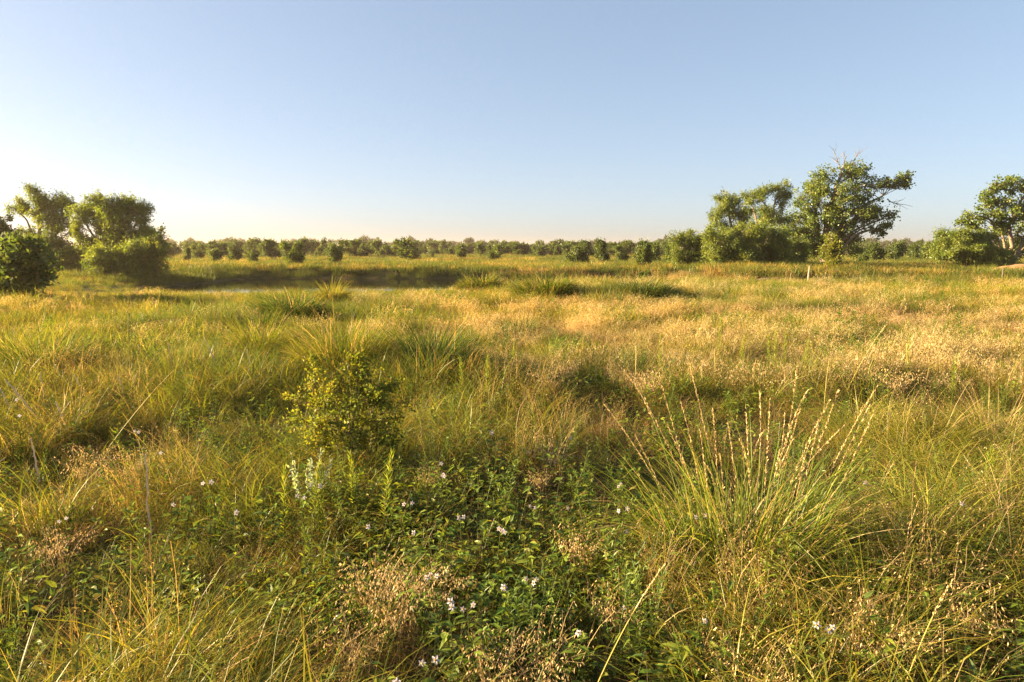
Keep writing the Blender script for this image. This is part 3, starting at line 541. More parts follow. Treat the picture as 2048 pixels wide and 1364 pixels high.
# ------------------------------------------------------------------ shrubs across the far grassland
def build_shrubs():
    P = []
    for i in range(6):                                              # six bodies, two metres tall, copied below
        rng = np.random.default_rng(300 + i); n = int(rng.integers(9, 13)); tr = []; lobes = []; skew = rng.normal(0, .15, 2)
        for k in range(n):
            a = k * 2.4 + rng.random(); q = rng.uniform(.05, .80); top = rng.uniform(.75, 1.95) * (1 - .25 * q)
            e = np.array([q * math.cos(a) + skew[0], q * math.sin(a) + skew[1], top]); tr.append(([np.array([.08 * math.cos(a), .08 * math.sin(a), -.05]), e * [.45, .45, .5], e], .03, .010)); r = rng.uniform(.16, .34)
            lobes.append((e * [1, 1, .95], (r, r, r * rng.uniform(.8, 1.5)), 1.3, k)); lobes.append((e * [.85, .85, .58] + rng.normal(0, .06, 3), (r * 1.15, r * 1.15, r), 1.0, k)); lobes.append((e * [1.05, 1.05, 1.08] + rng.normal(0, .08, 3), (.10, .10, .22), 1.2, k))
        tb, cb = grow(rng, tr, lobes, 'shrub', (.16, .12, .08), 1.25)
        vv = np.concatenate(cb.V); hh = np.percentile(vv[:, 2], 98.5); wd = np.percentile(np.hypot(vv[:, 0], vv[:, 1]), 97) * 2
        for b in (tb, cb): b.V = [q * np.array([1.7 / wd, 1.7 / wd, 2.0 / hh], np.float32) for q in b.V]
        P.append((tb.mesh('shrub_stem', M_BARK, True), cb.mesh('shrub_crown', M_LEAF)))
    used = {}
    def put(u, base, top, w, label, group, i, d=None):
        d = d or 1.75 * F_PX / (base - 497.0); x = at_depth(u, 520, d)[0]; z = float(terrain(x, d)); h = (base - top) / F_PX * d; ww = w / F_PX * d
        e = empty('field_shrub', (x, d, z), label, 'shrub', group, rz=float(RNG.random() * 6.28), sc=(ww / 1.7, ww / 1.7, h / 2.0))
        for nm, me in zip(('stem', 'crown'), P[i % 6]):
            o = bpy.data.objects.new(nm, me); COL.objects.link(o); o.parent = e
    G = 'shrubs dotted over the grassland beyond the pond'
    near = [(374, 527, 495, 22, 'slim pale shrub nearest the left willows beyond the pond'), (398, 521, 490, 34, 'pale wide shrub behind the slim one by left willows'), (428, 530, 500, 32, 'small dark round shrub, second from the left willows'),
            (472, 525, 490, 38, 'dark shrub with a pale top right of the round one'), (505, 531, 505, 27, 'low small shrub left of the large pale oval shrub'), (510, 516, 484, 38, 'grey green shrub rising behind the low small one'),
            (548, 523, 482, 52, 'large pale oval shrub above the left glints of water'), (591, 535, 487, 54, 'big bushy shrub closest to the far pond bank'), (605, 515, 480, 42, 'tall shrub showing behind the big bushy one'),
            (667, 532, 491, 34, 'lone pointed shrub on the far bank, right of bushy one'), (688, 513, 489, 27, 'little shrub just behind the lone pointed one'), (721, 512, 488, 48, 'wide low shrub between pointed shrub and reddish one'), (771, 511, 497, 28, 'small reddish brown shrub in the grassland'),
            (811, 523, 480, 58, 'largest dark shrub in the middle of the grassland'), (863, 519, 507, 10, 'tiny sapling right of the largest dark shrub'), (885, 510, 483, 28, 'dense dark upright shrub on the skyline'), (905, 509, 492, 16, 'narrow pale shrub beside the dense upright one'),
            (929, 520, 490, 30, 'isolated V shaped shrub on the open grass'), (961, 512, 491, 32, 'pale shrub between the V shaped and leaning shrubs'), (992, 523, 491, 38, 'leaning dark shrub near the picture centre'), (1042, 514, 490, 52, 'broad shrub left end of the central thicket'),
            (1077, 515, 491, 38, 'middle shrub of the central thicket'), (1112, 515, 490, 38, 'right end shrub of the central thicket'), (1156, 532, 495, 52, 'wide shrub with yellow base right of the central thicket'), (1205, 531, 481, 46, 'tall peaked shrub in the right half of grassland'),
            (1240, 527, 491, 30, 'dark shrub tucked right of the tall peaked one'), (1283, 539, 485, 42, 'loose tall shrub by the mound, left of willow row'), (1310, 529, 488, 42, 'green shrub behind the loose tall one'), (1340, 526, 487, 36, 'rounded shrub touching the left of the willow row'),
            (1752, 526, 488, 42, 'dark shrub right of the cottonwood, first in hedge'), (1790, 524, 487, 44, 'second dark shrub in the hedge right of the cottonwood'), (1830, 522, 490, 44, 'third shrub in hedge, beside the wide thicket'), (1860, 523, 492, 36, 'last shrub in hedge, tucked against the wide thicket'), (1725, 529, 505, 26, 'low yellowish shrub at the right foot of cottonwood')]
    for i, (u, b, t, w, lab) in enumerate(near): put(u, b, t, w, lab, G, i * 5 + 1)
    put(1291, 560, 530, 30, 'young bush on the mound right of the dead reeds', G, 3, 36)
    rng = np.random.default_rng(77)
    for k in range(230):                                             # the scrub belt behind
        u = rng.uniform(320, 1360) if k < 195 else rng.uniform(1700, 2060); d = rng.uniform(110, 280); b = 497 + 1.75 * F_PX / d; h = rng.uniform(1.5, 1.75 + 15 * d / F_PX) / d * F_PX; w = h * rng.uniform(.7, 2.3)
        put(u, b, b - h, w, 'distant shrub merging into the dark scrub belt on the skyline', 'shrubs of the distant scrub belt', int(rng.integers(6)), d)
build_shrubs()

def build_treeline():
    rng = np.random.default_rng(88); tr = []; lobes = []
    def one(x, y, h, r):
        k = len(tr); z = float(terrain(x, y)); tr.append(([np.array([x, y, z - .2]), np.array([x, y, z + h * .5]), np.array([x + .3, y, z + h * .8])], .25, .1))
        for _ in range(3): lobes.append((np.array([x, y, z]) + [rng.normal(0, r * .45), rng.normal(0, r * .3), h * rng.uniform(.5, .86)], (r * rng.uniform(.5, .8), r * .6, h * rng.uniform(.16, .26)), .8, k))
        lobes.append((np.array([x, y, z + h * .28]), (r * .9, r * .8, h * .26), .8, k))
    for _ in range(170):
        y = rng.uniform(340, 620); x = rng.uniform(-.85, .85) * y; one(x, y, rng.uniform(5, 8.5), rng.uniform(2.5, 5.5))
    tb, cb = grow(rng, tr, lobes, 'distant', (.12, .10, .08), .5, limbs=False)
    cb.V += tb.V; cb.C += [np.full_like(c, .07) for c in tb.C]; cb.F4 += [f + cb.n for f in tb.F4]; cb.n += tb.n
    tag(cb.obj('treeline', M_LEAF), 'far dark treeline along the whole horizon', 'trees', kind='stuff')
    for i, (u, top, lab) in enumerate([(457, 474, 'bare topped tree standing highest on the left skyline'), (852, 478, 'pale thin tree poking above the middle skyline'), (655, 479, 'bushy tree on skyline above the lone pointed shrub'), (748, 476, 'tree pair clump on the skyline above the wide low shrub')]):
        d = 330 + 20 * i
        tree('skyline_tree', lab, 'tree', 'distant', u, d, [([(u, 503, 0), (u, 495, 0), (u + 1, top + 4, 0)], .3, .1)], [(u - 5, top + 7, 8, 5, 0, .7, 0), (u + 7, top + 6, 8, 5, 0, .7, 0), (u, top + 14, 13, 6, 0, .7, 0)], 90 + i, 'trees rising above the skyline', dens=.6)
build_treeline()

# ------------------------------------------------------------------ single plants one can point at
def build_yellow_shrub():
    d = 5.0; rng = np.random.default_rng(500); base = at_depth(697, 880, d); base[2] = float(terrain(base[0], d)); px = d / F_PX
    lob = [(712, 716, 16, 20, 0), (700, 738, 30, 22, .05), (650, 712, 20, 14, 0), (735, 728, 26, 18, -.05), (640, 760, 28, 22, .05), (680, 765, 36, 26, -.08), (725, 765, 36, 26, 0), (768, 755, 24, 22, .05), (615, 790, 22, 16, 0),
           (655, 800, 38, 24, -.1), (705, 805, 40, 26, -.12), (750, 800, 34, 26, -.03), (785, 795, 20, 20, .05), (655, 888, 40, 22, -.1), (712, 892, 44, 22, -.14), (765, 884, 36, 22, -.06), (650, 850, 44, 24, -.12), (700, 865, 46, 24, -.16), (760, 862, 40, 24, -.1), (610, 835, 24, 20, 0), (680, 840, 40, 22, -.08), (730, 840, 40, 24, -.05), (770, 835, 24, 18, .08), (702, 704, 9, 10, 0), (634, 704, 10, 6, 0), (716, 698, 5, 8, 0), (650, 745, 20, 14, 0), (745, 780, 26, 20, -.12), (670, 780, 26, 20, .14), (720, 745, 26, 22, .14)]
    stems = [([np.array([a * .02, .02 * (k % 2), 0]), np.array([a * .12, .05 * (k % 3 - 1), .45]), np.array([a * .24, .06 * (k % 3 - 1), .85 - .3 * abs(a)])], .009, .003) for k, a in enumerate((-1., -.5, 0., .4, .9))]
    L = []
    for u, v, ru, rv, o in lob:
        v = 880 - (880 - v) * .92; u = 703 + (u - 703) * (1.05 + .28 * min(1., max(0., (v - 690) / 120.))); c = at_depth(u, v, d + o) - base; k = int(np.argmin([abs(a * .24 - c[0]) for a in (-1., -.5, 0., .4, .9)])); L.append((c, (ru * px * 1.1, (ru + rv) * .5 * px, rv * px * 1.1), max(.35, ru * rv / 800.), k))
    tb, cb = grow(rng, stems, L, 'small_leaf', (.14, .09, .06))
    e = empty('shrub', base, 'knee high shrub of tiny yellow green leaves in the near meadow', 'shrub')
    tb.obj('stem', M_BARK, e); cb.obj('crown', M_HERB, e)
build_yellow_shrub()

def seed_stalk_mb(A, B, rng, bend=.06, head=.45, r=.0022, hr=.0042, c0=(.17, .19, .05), c1=(.62, .47, .22)):
    """a stiff stalk from A to B whose upper part carries a narrow knobbly seed spike"""
    mb = MB(); L = np.linalg.norm(B - A); M = (A + B) / 2 + np.array([0, 0, bend * L]) + rng.normal(0, .03, 3) * L
    P = bez(A, M, B, 12); k = int(12 * (1 - head))
    tubes(mb, P[None, :k + 1], np.linspace(r, r * .8, k + 1)[None], np.array(c0), 4)
    tubes(mb, P[None, k:], np.linspace(r * .7, r * .3, 12 - k)[None], np.array(c1) * .8, 3)
    n = int(110 * head * L / .5) + 10; t = rng.uniform(k, 11, n); i = np.minimum(t.astype(int), 10); f = (t - i)[:, None]; p = P[i] * (1 - f) + P[i + 1] * f
    dr = nrm(P[np.minimum(i + 1, 11)] - P[i]) + rng.normal(0, .22, (n, 3)); l_ = rng.uniform(.010, .017, n) * (hr / .0042)
    leaves(mb, p, dr, rdir(n, rng), l_, l_ * .30, vary(n, [c1, np.array(c1) * .8], rng, .15)); return mb

def build_big_clump():
    rng = np.random.default_rng(510); Y = 3.45; base = np.array([at_depth(1490, 1000, Y)[0], Y, 0.]); base[2] = float(terrain(base[0], Y))
    e = empty('grass_clump', base, 'large clump of broad green grass with tall golden seed spikes', 'grass clump')
    mb = MB()
    def part(n, L, W, t0, bend, cols):
        root = disc(n, .30, rng) * [1.25, .8, 1]; az = np.arctan2(root[:, 1], root[:, 0]) + rng.normal(0, .55, n); P = arch(root, az, rng.uniform(*L, n), rng.uniform(*t0, n), rng.uniform(*bend, n), 8)
        s = np.linspace(0, 1, 8); tw = rng.normal(0, .5, n); side = np.stack([-np.sin(az + tw), np.cos(az + tw), rng.normal(0, .25, n)], 1); c = vary(n, cols, rng, .15)
        C = c[:, None] * (1 + .25 * s[None, :, None]); ribbons(mb, P, np.clip(.8 + .5 * s - 1.3 * s ** 2.5, .05, 1)[None] * rng.uniform(*W, n)[:, None], side, C)
    part(280, (.45, .98), (.005, .010), (.0, .5), (.2, 1.5), [(.085, .135, .018), (.14, .18, .022), (.20, .21, .026)]); part(260, (.6, 1.1), (.006, .011), (.25, .9), (1.1, 2.4), [(.085, .13, .02), (.14, .175, .022), (.20, .205, .028)]); part(120, (.4, .95), (.004, .008), (.1, .8), (.2, 1.8), TAN)
    mb.obj('blades', M_HERB, e)
    tips = [(1211, 812), (1249, 744), (1317, 755), (1381, 736), (1519, 782), (1594, 732), (1615, 782), (1676, 782), (1755, 772), (1745, 830), (1738, 813), (1362, 806), (1492, 813), (1601, 816), (1455, 840), (1570, 830), (1640, 840), (1335, 850), (1400, 860), (1530, 860), (1620, 880), (1270, 870), (1440, 910), (1560, 900), (1412, 930), (1540, 800), (1660, 800), (1480, 880), (1585, 880), (1290, 800), (1690, 850), (1425, 820)]
    for u, v in tips:
        B = at_depth(u, v, Y + rng.uniform(-.25, .3)) - base; A = np.array([(u - 1490) * .0009 + rng.normal(0, .05), rng.normal(0, .1), .0])
        seed_stalk_mb(A, B, rng, rng.choice([.06, .10, .16, .34]), rng.uniform(.4, .58), hr=.0050).obj('seed_spike', M_DRY, e)
build_big_clump()

def build_nightshades():
    rng = np.random.default_rng(520); G = 'pale star flowered weeds in the near meadow'
    def foliage(seed):
        r = np.random.default_rng(seed); mb = MB(); st = bez(np.zeros(3), np.array([r.normal(0, .03), r.normal(0, .03), .3]), np.array([r.normal(0, .05), r.normal(0, .05), .52]), 7)
        tubes(mb, st[None], np.linspace(.0035, .0018, 7)[None], np.array((.12, .13, .04)), 4)
        n = 9; t = np.linspace(.22, .97, n) * 6; i = np.minimum(t.astype(int), 5); f = (t - i)[:, None]; p = st[i] * (1 - f) + st[i + 1] * f; a = np.arange(n) * 2.4 + r.random() * 6; el = r.uniform(0, .6, n)
        d = np.stack([np.cos(a) * np.cos(el), np.sin(a) * np.cos(el), np.sin(el)], 1); L = r.uniform(.065, .10, n) * np.linspace(1.1, .7, n)
        leaves2(mb, p, d, np.array([0, 0, 1.]) + r.normal(0, .2, (n, 3)), L, L * .48, vary(n, FORB[1:3] + [(.15, .20, .03)], r, .12), .3, .06)
        k = 3; aa = r.random(k) * 6.28; top = st[-1]; stalk = np.stack([np.linspace(0, 1, 4)[:, None] * np.array([.03 * math.cos(x), .03 * math.sin(x), .025]) + top for x in aa]); tubes(mb, stalk, np.full((k, 4), .0012), np.array((.12, .12, .05)), 3)
        return mb.mesh('nightshade_foliage', M_HERB), stalk[:, -1]
    F = [foliage(530 + i) for i in range(4)]
    def petals():
        mb = MB(); a = np.arange(5) / 5 * 2 * math.pi; d = np.stack([np.cos(a), np.sin(a), np.full(5, .12)], 1)
        leaves2(mb, d * .002, d, np.tile([[0, 0, 1.]], (5, 1)), .0150, .0105, vary(5, [(.50, .47, .52), (.58, .55, .56)], rng, .05), .25); return mb.mesh('flower_petals', M_PETAL)
    def centre():
        mb = MB(); a = np.arange(5) / 5 * 2 * math.pi; A = np.stack([np.cos(a) * .0022, np.sin(a) * .0022, np.full(5, .001)], 1); B = np.stack([np.cos(a) * .001, np.sin(a) * .001, np.full(5, .011)], 1); t = np.linspace(0, 1, 3)[None, :, None]
        tubes(mb, A[:, None] * (1 - t) + B[:, None] * t, np.array([.0016, .0018, .0006])[None].repeat(5, 0), np.array((.72, .45, .04)), 4); return mb.mesh('flower_anthers', M_PETAL)
    PM, CM = petals(), centre()
    S = [(898, 952, 3, 'pale flowered weed with three open blooms right of the middle hollow'), (435, 966, 3, 'lilac flowered weed beside the dead stalk at lower left'), (470, 1030, 2, 'white flowered weed below the lilac one at lower left'), (607, 992, 2, 'lilac flowered weed between the pair of bottlebrush weeds'), (642, 968, 2, 'lilac flowered weed right behind the left bottlebrush pair'),
         (797, 1004, 2, 'mauve flowered weed right of the thick bottlebrush weed'), (880, 930, 2, 'pale flowered weed just behind the three bloomed one'), (925, 1038, 2, 'pale flowered weed in the dark leafy hollow'), (990, 1060, 3, 'pale flowered weed in front of the tall pale ragweed'), (1057, 1008, 2, 'flowered weed beneath the ragweed leaves at centre'),
         (1127, 1018, 1, 'single bloomed weed left of the pale flowers by the clump'), (1240, 974, 2, 'white flowered weed left of the big golden grass clump'), (1252, 1014, 2, 'white flowered weed at the left foot of the big clump'), (1375, 1028, 2, 'white flowered weed in front of the big golden clump'), (1731, 970, 2, 'white flowered weed right of the big golden clump'),
         (1252, 1062, 1, 'small single bloom under the clump among bright leaves'), (857, 1160, 3, 'flowered weed standing inside the straw tuft at lower centre'), (1075, 1174, 3, 'flowered weed over bright leaves at lower centre'), (1015, 1172, 2, 'flowered weed left of the bright leaves at lower centre'), (910, 1214, 2, 'shaded lilac flowered weed low in the centre'),
         (938, 1208, 2, 'shaded lilac flowered weed beside another low in the centre'), (1266, 1220, 1, 'upright white bloom above toothed leaves at lower right centre'), (1396, 1238, 2, 'white flowered weed at the left of the lowest right group'), (1632, 1253, 3, 'brightest white flowered weed with yellow centres at lower right'), (665, 1222, 1, 'lone lilac bloom in the lower left grass'),
         (1137, 1258, 1, 'tiny white bloom among brome stems at the bottom'), (340, 1008, 1, 'small white bloom right of the dead stalk at left'), (130, 1038, 2, 'white flowered weed in brown grass at the left'), (6, 1212, 2, 'pale flowered weed cut by the left edge'), (815, 1330, 2, 'lilac flowered weed at the bottom under brome seeds'),
         (790, 1356, 2, 'lilac flowered weed cut by the bottom edge'), (1927, 1004, 1, 'faint lilac bloom among wiry grass at far right'), (263, 866, 2, 'white flowered weed in the left middle grass'), (335, 904, 1, 'single white bloom in the brown left grass'), (32, 798, 2, 'white flowered weed near the left edge'), (40, 832, 1, 'single pale bloom near the left edge'),
         (1135, 880, 1, 'small pale bloom beside the tan seeded tuft at centre'), (990, 862, 2, 'pale bloom cluster above the leafy hollow'), (730, 1050, 1, 'pale bloom low left of the dark hollow'), (820, 1068, 1, 'single pale bloom right of the dark hollow front')]
    c, s = math.cos(PITCH), math.sin(PITCH)
    for j, (u, v, nf, lab) in enumerate(S):
        hp = rng.uniform(.36, .46); p = on_ground(u, v, hp); me, tops = F[j % 4]; sc = hp / .545; rz = rng.random() * 6.28
        e = empty('flowering_weed', (p[0], p[1], p[2]), lab, 'wildflower', G, rz=rz, sc=sc)
        o = bpy.data.objects.new('foliage', me); COL.objects.link(o); o.parent = e
        for q in range(nf):
            fl = bpy.data.objects.new('flower', PM); COL.objects.link(fl); fl.parent = e; t = tops[q % len(tops)]; fl.location = t + rng.normal(0, .004, 3)
            face = Vector((-p[0] * .5 + rng.normal(0, .7), -p[1] * .6 + rng.normal(0, .7), rng.uniform(-.35, 1.1))); face.normalize(); face.rotate(__import__('mathutils').Euler((0, 0, -rz))); fl.rotation_euler = face.to_track_quat('Z', 'Y').to_euler(); fl.scale = (rng.uniform(.9, 1.25),) * 3
            a = bpy.data.objects.new('anthers', CM); COL.objects.link(a); a.parent = fl
build_nightshades()

def build_bottlebrush():
    G = 'upright narrow leaved weeds'; P = []
    for i in range(3):
        r = np.random.default_rng(560 + i); st = MB(); lf = MB(); q = bez(np.zeros(3), np.array([r.normal(0, .02), r.normal(0, .02), .3]), np.array([r.normal(0, .03), r.normal(0, .03), .6]), 8); tubes(st, q[None], np.linspace(.004, .002, 8)[None], np.array((.16, .19, .04)), 4)
        n = 120; t = np.linspace(.2, 1, n) * 7; k = np.minimum(t.astype(int), 6); f = (t - k)[:, None]; p = q[k] * (1 - f) + q[k + 1] * f; a = np.arange(n) * 2.4; el = np.linspace(.5, 1.15, n) + r.normal(0, .12, n)
        d = np.stack([np.cos(a) * np.cos(el), np.sin(a) * np.cos(el), np.sin(el)], 1); L = r.uniform(.05, .075, n) * np.linspace(1.05, .75, n); leaves(lf, p, d, rdir(n, r), L, .0055, vary(n, [(.24, .29, .03), (.31, .31, .04), (.18, .25, .03)], r, .1), .1); P.append((st.mesh('weed_stem', M_HERB), lf.mesh('weed_leaves', M_HERB)))
    S = [(570, 968, 1040, 'left bottlebrush weed of the near pair, yellow green'), (622, 958, 1042, 'taller bottlebrush weed of the near left pair'), (640, 990, 1045, 'short thin bottlebrush weed beside the near left pair'), (706, 938, 1010, 'slim bottlebrush weed below the small leaved shrub'), (766, 938, 1022, 'thick bottlebrush weed right of the slim one'),
         (978, 735, 790, 'bottlebrush weed standing right of the dark tussock'), (922, 735, 780, 'bottlebrush weed in the shade right under the dark tussock'), (1992, 925, 985, 'bottlebrush weed at the right edge, tall one'), (1972, 935, 985, 'bottlebrush weed at the right edge, short one'),
         (1535, 690, 745, 'bottlebrush weed at left in the green cluster behind clump'), (1552, 685, 742, 'tallest bottlebrush weed in the green cluster behind clump'), (1570, 692, 745, 'bottlebrush weed at right in the green cluster behind clump'), (1610, 700, 750, 'bottlebrush weed a step right of the green cluster'), (1480, 690, 735, 'lone bottlebrush weed left of the green cluster'), (1440, 655, 700, 'far bottlebrush weed in the golden grass left of cluster'), (1320, 690, 740, 'bottlebrush weed standing alone above the tan tufts'), (1020, 700, 745, 'bottlebrush weed in the yellow grass near centre'), (1815, 690, 745, 'bottlebrush weed in the golden field at right'), (1905, 730, 780, 'bottlebrush weed in dry grass near right edge')]
    rng = np.random.default_rng(570)
    for j, (u, v0, v1, lab) in enumerate(S):
        p = on_ground(u, v1, .22); h = (v1 - v0) / F_PX * p[1] + .24; e = empty('upright_weed', p, lab, 'weed', G, rz=rng.random() * 6, sc=h / .62 * 1.22)
        for nm, me in zip(('stem', 'leaves'), P[j % 3]):
            o = bpy.data.objects.new(nm, me); COL.objects.link(o); o.parent = e
build_bottlebrush()

def build_dead_stalks():
    rng = np.random.default_rng(580); G = 'bare grey dead stalks in the left meadow'
    S = [(337, 689, 343, 736, 'upper grey dead stalk left of centre in pale grass'), (410, 677, 434, 733, 'leaning grey dead stalk left of the yellow green tussock'), (495, 700, 503, 753, 'upright grey dead stalk under the yellow green tussock'), (111, 730, 126, 756, 'short grey dead stalk in the left dark tussock'), (150, 750, 170, 788, 'grey dead stalk next to the red stems'), (10, 758, 78, 840, 'long slanting grey dead stalk at the left edge'),
         (0, 777, 24, 816, 'grey dead stalk cut by the left edge'), (235, 750, 250, 785, 'thin grey dead stalk right of the red stems'), (111, 803, 133, 850, 'pale dead stalk in front of the slanting one'), (62, 877, 76, 938, 'dead stalk standing in brown grass at left'), (291, 910, 299, 1034, 'tallest rough dead stalk, nearest at lower left'), (80, 745, 88, 795, 'thin upright dead stalk near the left edge')]
    for u0, v0, u1, v1, lab in S:
        g = on_ground(u1, v1, .22); d = g[1]; B = at_depth(u0, v0, d); A = at_depth(u1, v1, d); A = A + (A - B) * .6; A[2] = min(A[2], float(terrain(A[0], A[1])) + .02); K = 14
        t = np.linspace(0, 1, K)[:, None]; P = A * (1 - t) + B * t + rng.normal(0, .003, (K, 3)); base = P[0].copy(); P = P - base; mb = MB(); R = np.linspace(.0055, .003, K) * (.8 + .5 * rng.random(K)) * min(1.6, d / 5 + .4); tubes(mb, P[None], R[None], np.array((.55, .48, .38)), 5)
        n = 50; k = rng.integers(2, K, n); dr = rdir(n, rng); leaves(mb, P[k] + dr * R[k][:, None] * .5 + rng.normal(0, .006, (n, 3)), dr, rdir(n, rng), rng.uniform(.006, .014, n), .005, vary(n, [(.50, .44, .35), (.36, .28, .20)], rng))
        o = mb.obj('dead_stalk', M_DRY, None, base); tag(o, lab, 'dead stalk', G)
build_dead_stalks()

def build_dry_tufts():
    rng = np.random.default_rng(590); G = 'straw coloured seeding tufts'; P = []
    for i in range(4):
        r = np.random.default_rng(600 + i); st = MB(); sd = MB(); n = 34; root = disc(n, .09, r); az = r.random(n) * 6.28; Pn = arch(root, az, r.uniform(.38, .62, n), r.uniform(0, .25, n), r.uniform(.5, 1.9, n), 7, 3.2)
        ribbons(st, Pn, np.full((n, 7), .0022), np.stack([-np.sin(az), np.cos(az), np.zeros(n)], 1), vary(n, TAN, r)); blade_tuft(st, r, 40, .1, (.15, .4), (.002, .004), TAN + RUST[:1], (.1, .6), (.5, 2), 5)
        for a in range(n):
            m = 11; t = r.uniform(.62, 1, m) * 6; k = np.minimum(t.astype(int), 5); f = (t - k)[:, None]; p = Pn[a, k] * (1 - f) + Pn[a, k + 1] * f; off = r.normal(0, 1, (m, 3)) * [.018, .018, .008]; d = np.stack([off[:, 0] * 20, off[:, 1] * 20, -r.uniform(.4, 1.5, m)], 1); L = r.uniform(.014, .028, m); leaves(sd, p + off, d, rdir(m, r), L, L * .32, vary(m, [(.62, .46, .22), (.50, .34, .15), (.68, .52, .28)], r, .1), .3)
        P.append((st.mesh('tuft_stems', M_DRY), sd.mesh('tuft_seeds', M_DRY)))
    S = [(1135, 745, 1.3, 'broad pale tan tuft behind the leafy hollow, near centre'), (1095, 765, 1.1, 'tan tuft leaning against the left of the broad pale one'), (1290, 770, 1.1, 'tan seeding tuft behind the left of the big clump'), (1105, 905, 1.0, 'golden feathery tuft left of the big clump base'), (1080, 935, .8, 'smaller golden tuft in front of the feathery one'), (745, 1175, 1.15, 'large straw tuft at lower centre left, thick with seeds'), (790, 1200, 1.1, 'straw tuft touching the right of the large lower one'), (855, 1170, .9, 'straw tuft around the flowers at lower centre'), (1160, 1085, 1.0, 'orange straw tuft in the dark gap at lower centre'), (1545, 1110, 1.0, 'straw tuft with heavy seeds left of the lower right gap'), (1495, 1130, .9, 'thin upright straw tuft left of the heavy seeded one'), (1700, 1020, .9, 'oat like tuft with hanging seeds right of the clump'), (1775, 1030, .95, 'oat like tuft with a stout seed row right of clump'), (1775, 1110, .9, 'ochre tuft below the oat like pair'), (1010, 1310, 1.0, 'straw tuft at the bottom left of centre with drooping seeds'), (1105, 1310, 1.05, 'straw tuft at the bottom centre with thick drooping seeds'), (1230, 1200, .9, 'tall straw tuft right of the bottom centre leaves'), (1500, 1330, .95, 'thin straw tuft at the bottom right of centre'), (1760, 1270, 1.0, 'dense straw tuft at the lower right'), (1890, 1180, 1.0, 'red brown straw tuft near the lower right edge'), (1960, 1230, 1.0, 'straw tuft at the right edge near the bottom'), (1990, 740, 1.2, 'tan tuft in the golden field at the right edge'), (1790, 770, 1.2, 'tan tuft in the golden field left of the arching mound'), (1660, 690, 1.2, 'pinkish tan tuft behind the green weed cluster'), (855, 935, .8, 'brown seeding tuft at the top of leafy hollow'), (255, 930, 1.0, 'brown dry tuft left of the tallest dead stalk'), (180, 930, 1.0, 'brown dry tuft in front of the left dead stalks'), (100, 1080, .9, 'brown matted tuft at the left edge of the meadow'), (700, 1270, .9, 'straw tuft at the bottom, below the large lower one')]
    for j, (u, v, sc, lab) in enumerate(S):
        p = on_ground(u, v, .26); e = empty('dry_tuft', p, lab, 'dry grass tuft', G, rz=rng.random() * 6, sc=np.array([1.0, 1.0, .8]) * sc * rng.uniform(.78, .95))
        for nm, me in zip(('stems', 'seed_sprays'), P[j % 4]):
            o = bpy.data.objects.new(nm, me); COL.objects.link(o); o.parent = e
build_dry_tufts()

def build_tussocks():
    rng = np.random.default_rng(620); G = 'grass tussocks standing above the meadow'
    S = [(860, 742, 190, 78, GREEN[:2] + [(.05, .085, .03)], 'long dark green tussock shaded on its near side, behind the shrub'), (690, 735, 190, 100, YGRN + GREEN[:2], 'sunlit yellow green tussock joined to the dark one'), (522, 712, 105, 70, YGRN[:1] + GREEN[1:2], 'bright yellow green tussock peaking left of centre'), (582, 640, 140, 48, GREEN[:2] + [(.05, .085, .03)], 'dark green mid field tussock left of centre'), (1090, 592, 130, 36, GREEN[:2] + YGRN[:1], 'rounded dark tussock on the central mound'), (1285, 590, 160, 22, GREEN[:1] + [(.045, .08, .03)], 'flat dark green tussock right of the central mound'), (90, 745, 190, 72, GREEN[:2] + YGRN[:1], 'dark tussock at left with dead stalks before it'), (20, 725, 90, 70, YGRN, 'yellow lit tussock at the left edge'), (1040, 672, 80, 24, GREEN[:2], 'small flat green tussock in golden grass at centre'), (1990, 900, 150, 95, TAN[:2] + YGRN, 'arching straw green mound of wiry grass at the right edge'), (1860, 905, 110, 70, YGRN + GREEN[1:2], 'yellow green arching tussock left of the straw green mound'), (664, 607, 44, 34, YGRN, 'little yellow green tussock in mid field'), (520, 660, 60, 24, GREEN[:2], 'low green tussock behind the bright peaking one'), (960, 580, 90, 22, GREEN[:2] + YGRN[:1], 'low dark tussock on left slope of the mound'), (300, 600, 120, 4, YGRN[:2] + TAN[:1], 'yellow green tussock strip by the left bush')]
    for u, vb, w, h, cols, lab in S:
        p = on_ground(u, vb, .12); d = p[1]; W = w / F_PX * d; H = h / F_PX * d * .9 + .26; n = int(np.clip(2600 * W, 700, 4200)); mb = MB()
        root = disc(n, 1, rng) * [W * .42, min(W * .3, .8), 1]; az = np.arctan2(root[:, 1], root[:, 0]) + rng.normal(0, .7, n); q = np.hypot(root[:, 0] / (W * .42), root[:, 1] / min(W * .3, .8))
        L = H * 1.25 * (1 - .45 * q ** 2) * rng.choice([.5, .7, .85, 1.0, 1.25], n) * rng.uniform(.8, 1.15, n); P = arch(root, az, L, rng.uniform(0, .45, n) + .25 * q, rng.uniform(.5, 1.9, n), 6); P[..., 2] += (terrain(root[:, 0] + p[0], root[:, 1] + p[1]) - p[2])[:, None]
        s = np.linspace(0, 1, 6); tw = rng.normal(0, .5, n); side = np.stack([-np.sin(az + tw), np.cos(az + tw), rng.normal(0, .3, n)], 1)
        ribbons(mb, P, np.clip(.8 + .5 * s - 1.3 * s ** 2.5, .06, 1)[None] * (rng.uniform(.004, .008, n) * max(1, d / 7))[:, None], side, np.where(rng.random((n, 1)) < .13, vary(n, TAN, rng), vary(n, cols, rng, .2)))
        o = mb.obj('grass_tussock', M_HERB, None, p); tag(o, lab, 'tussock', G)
build_tussocks()

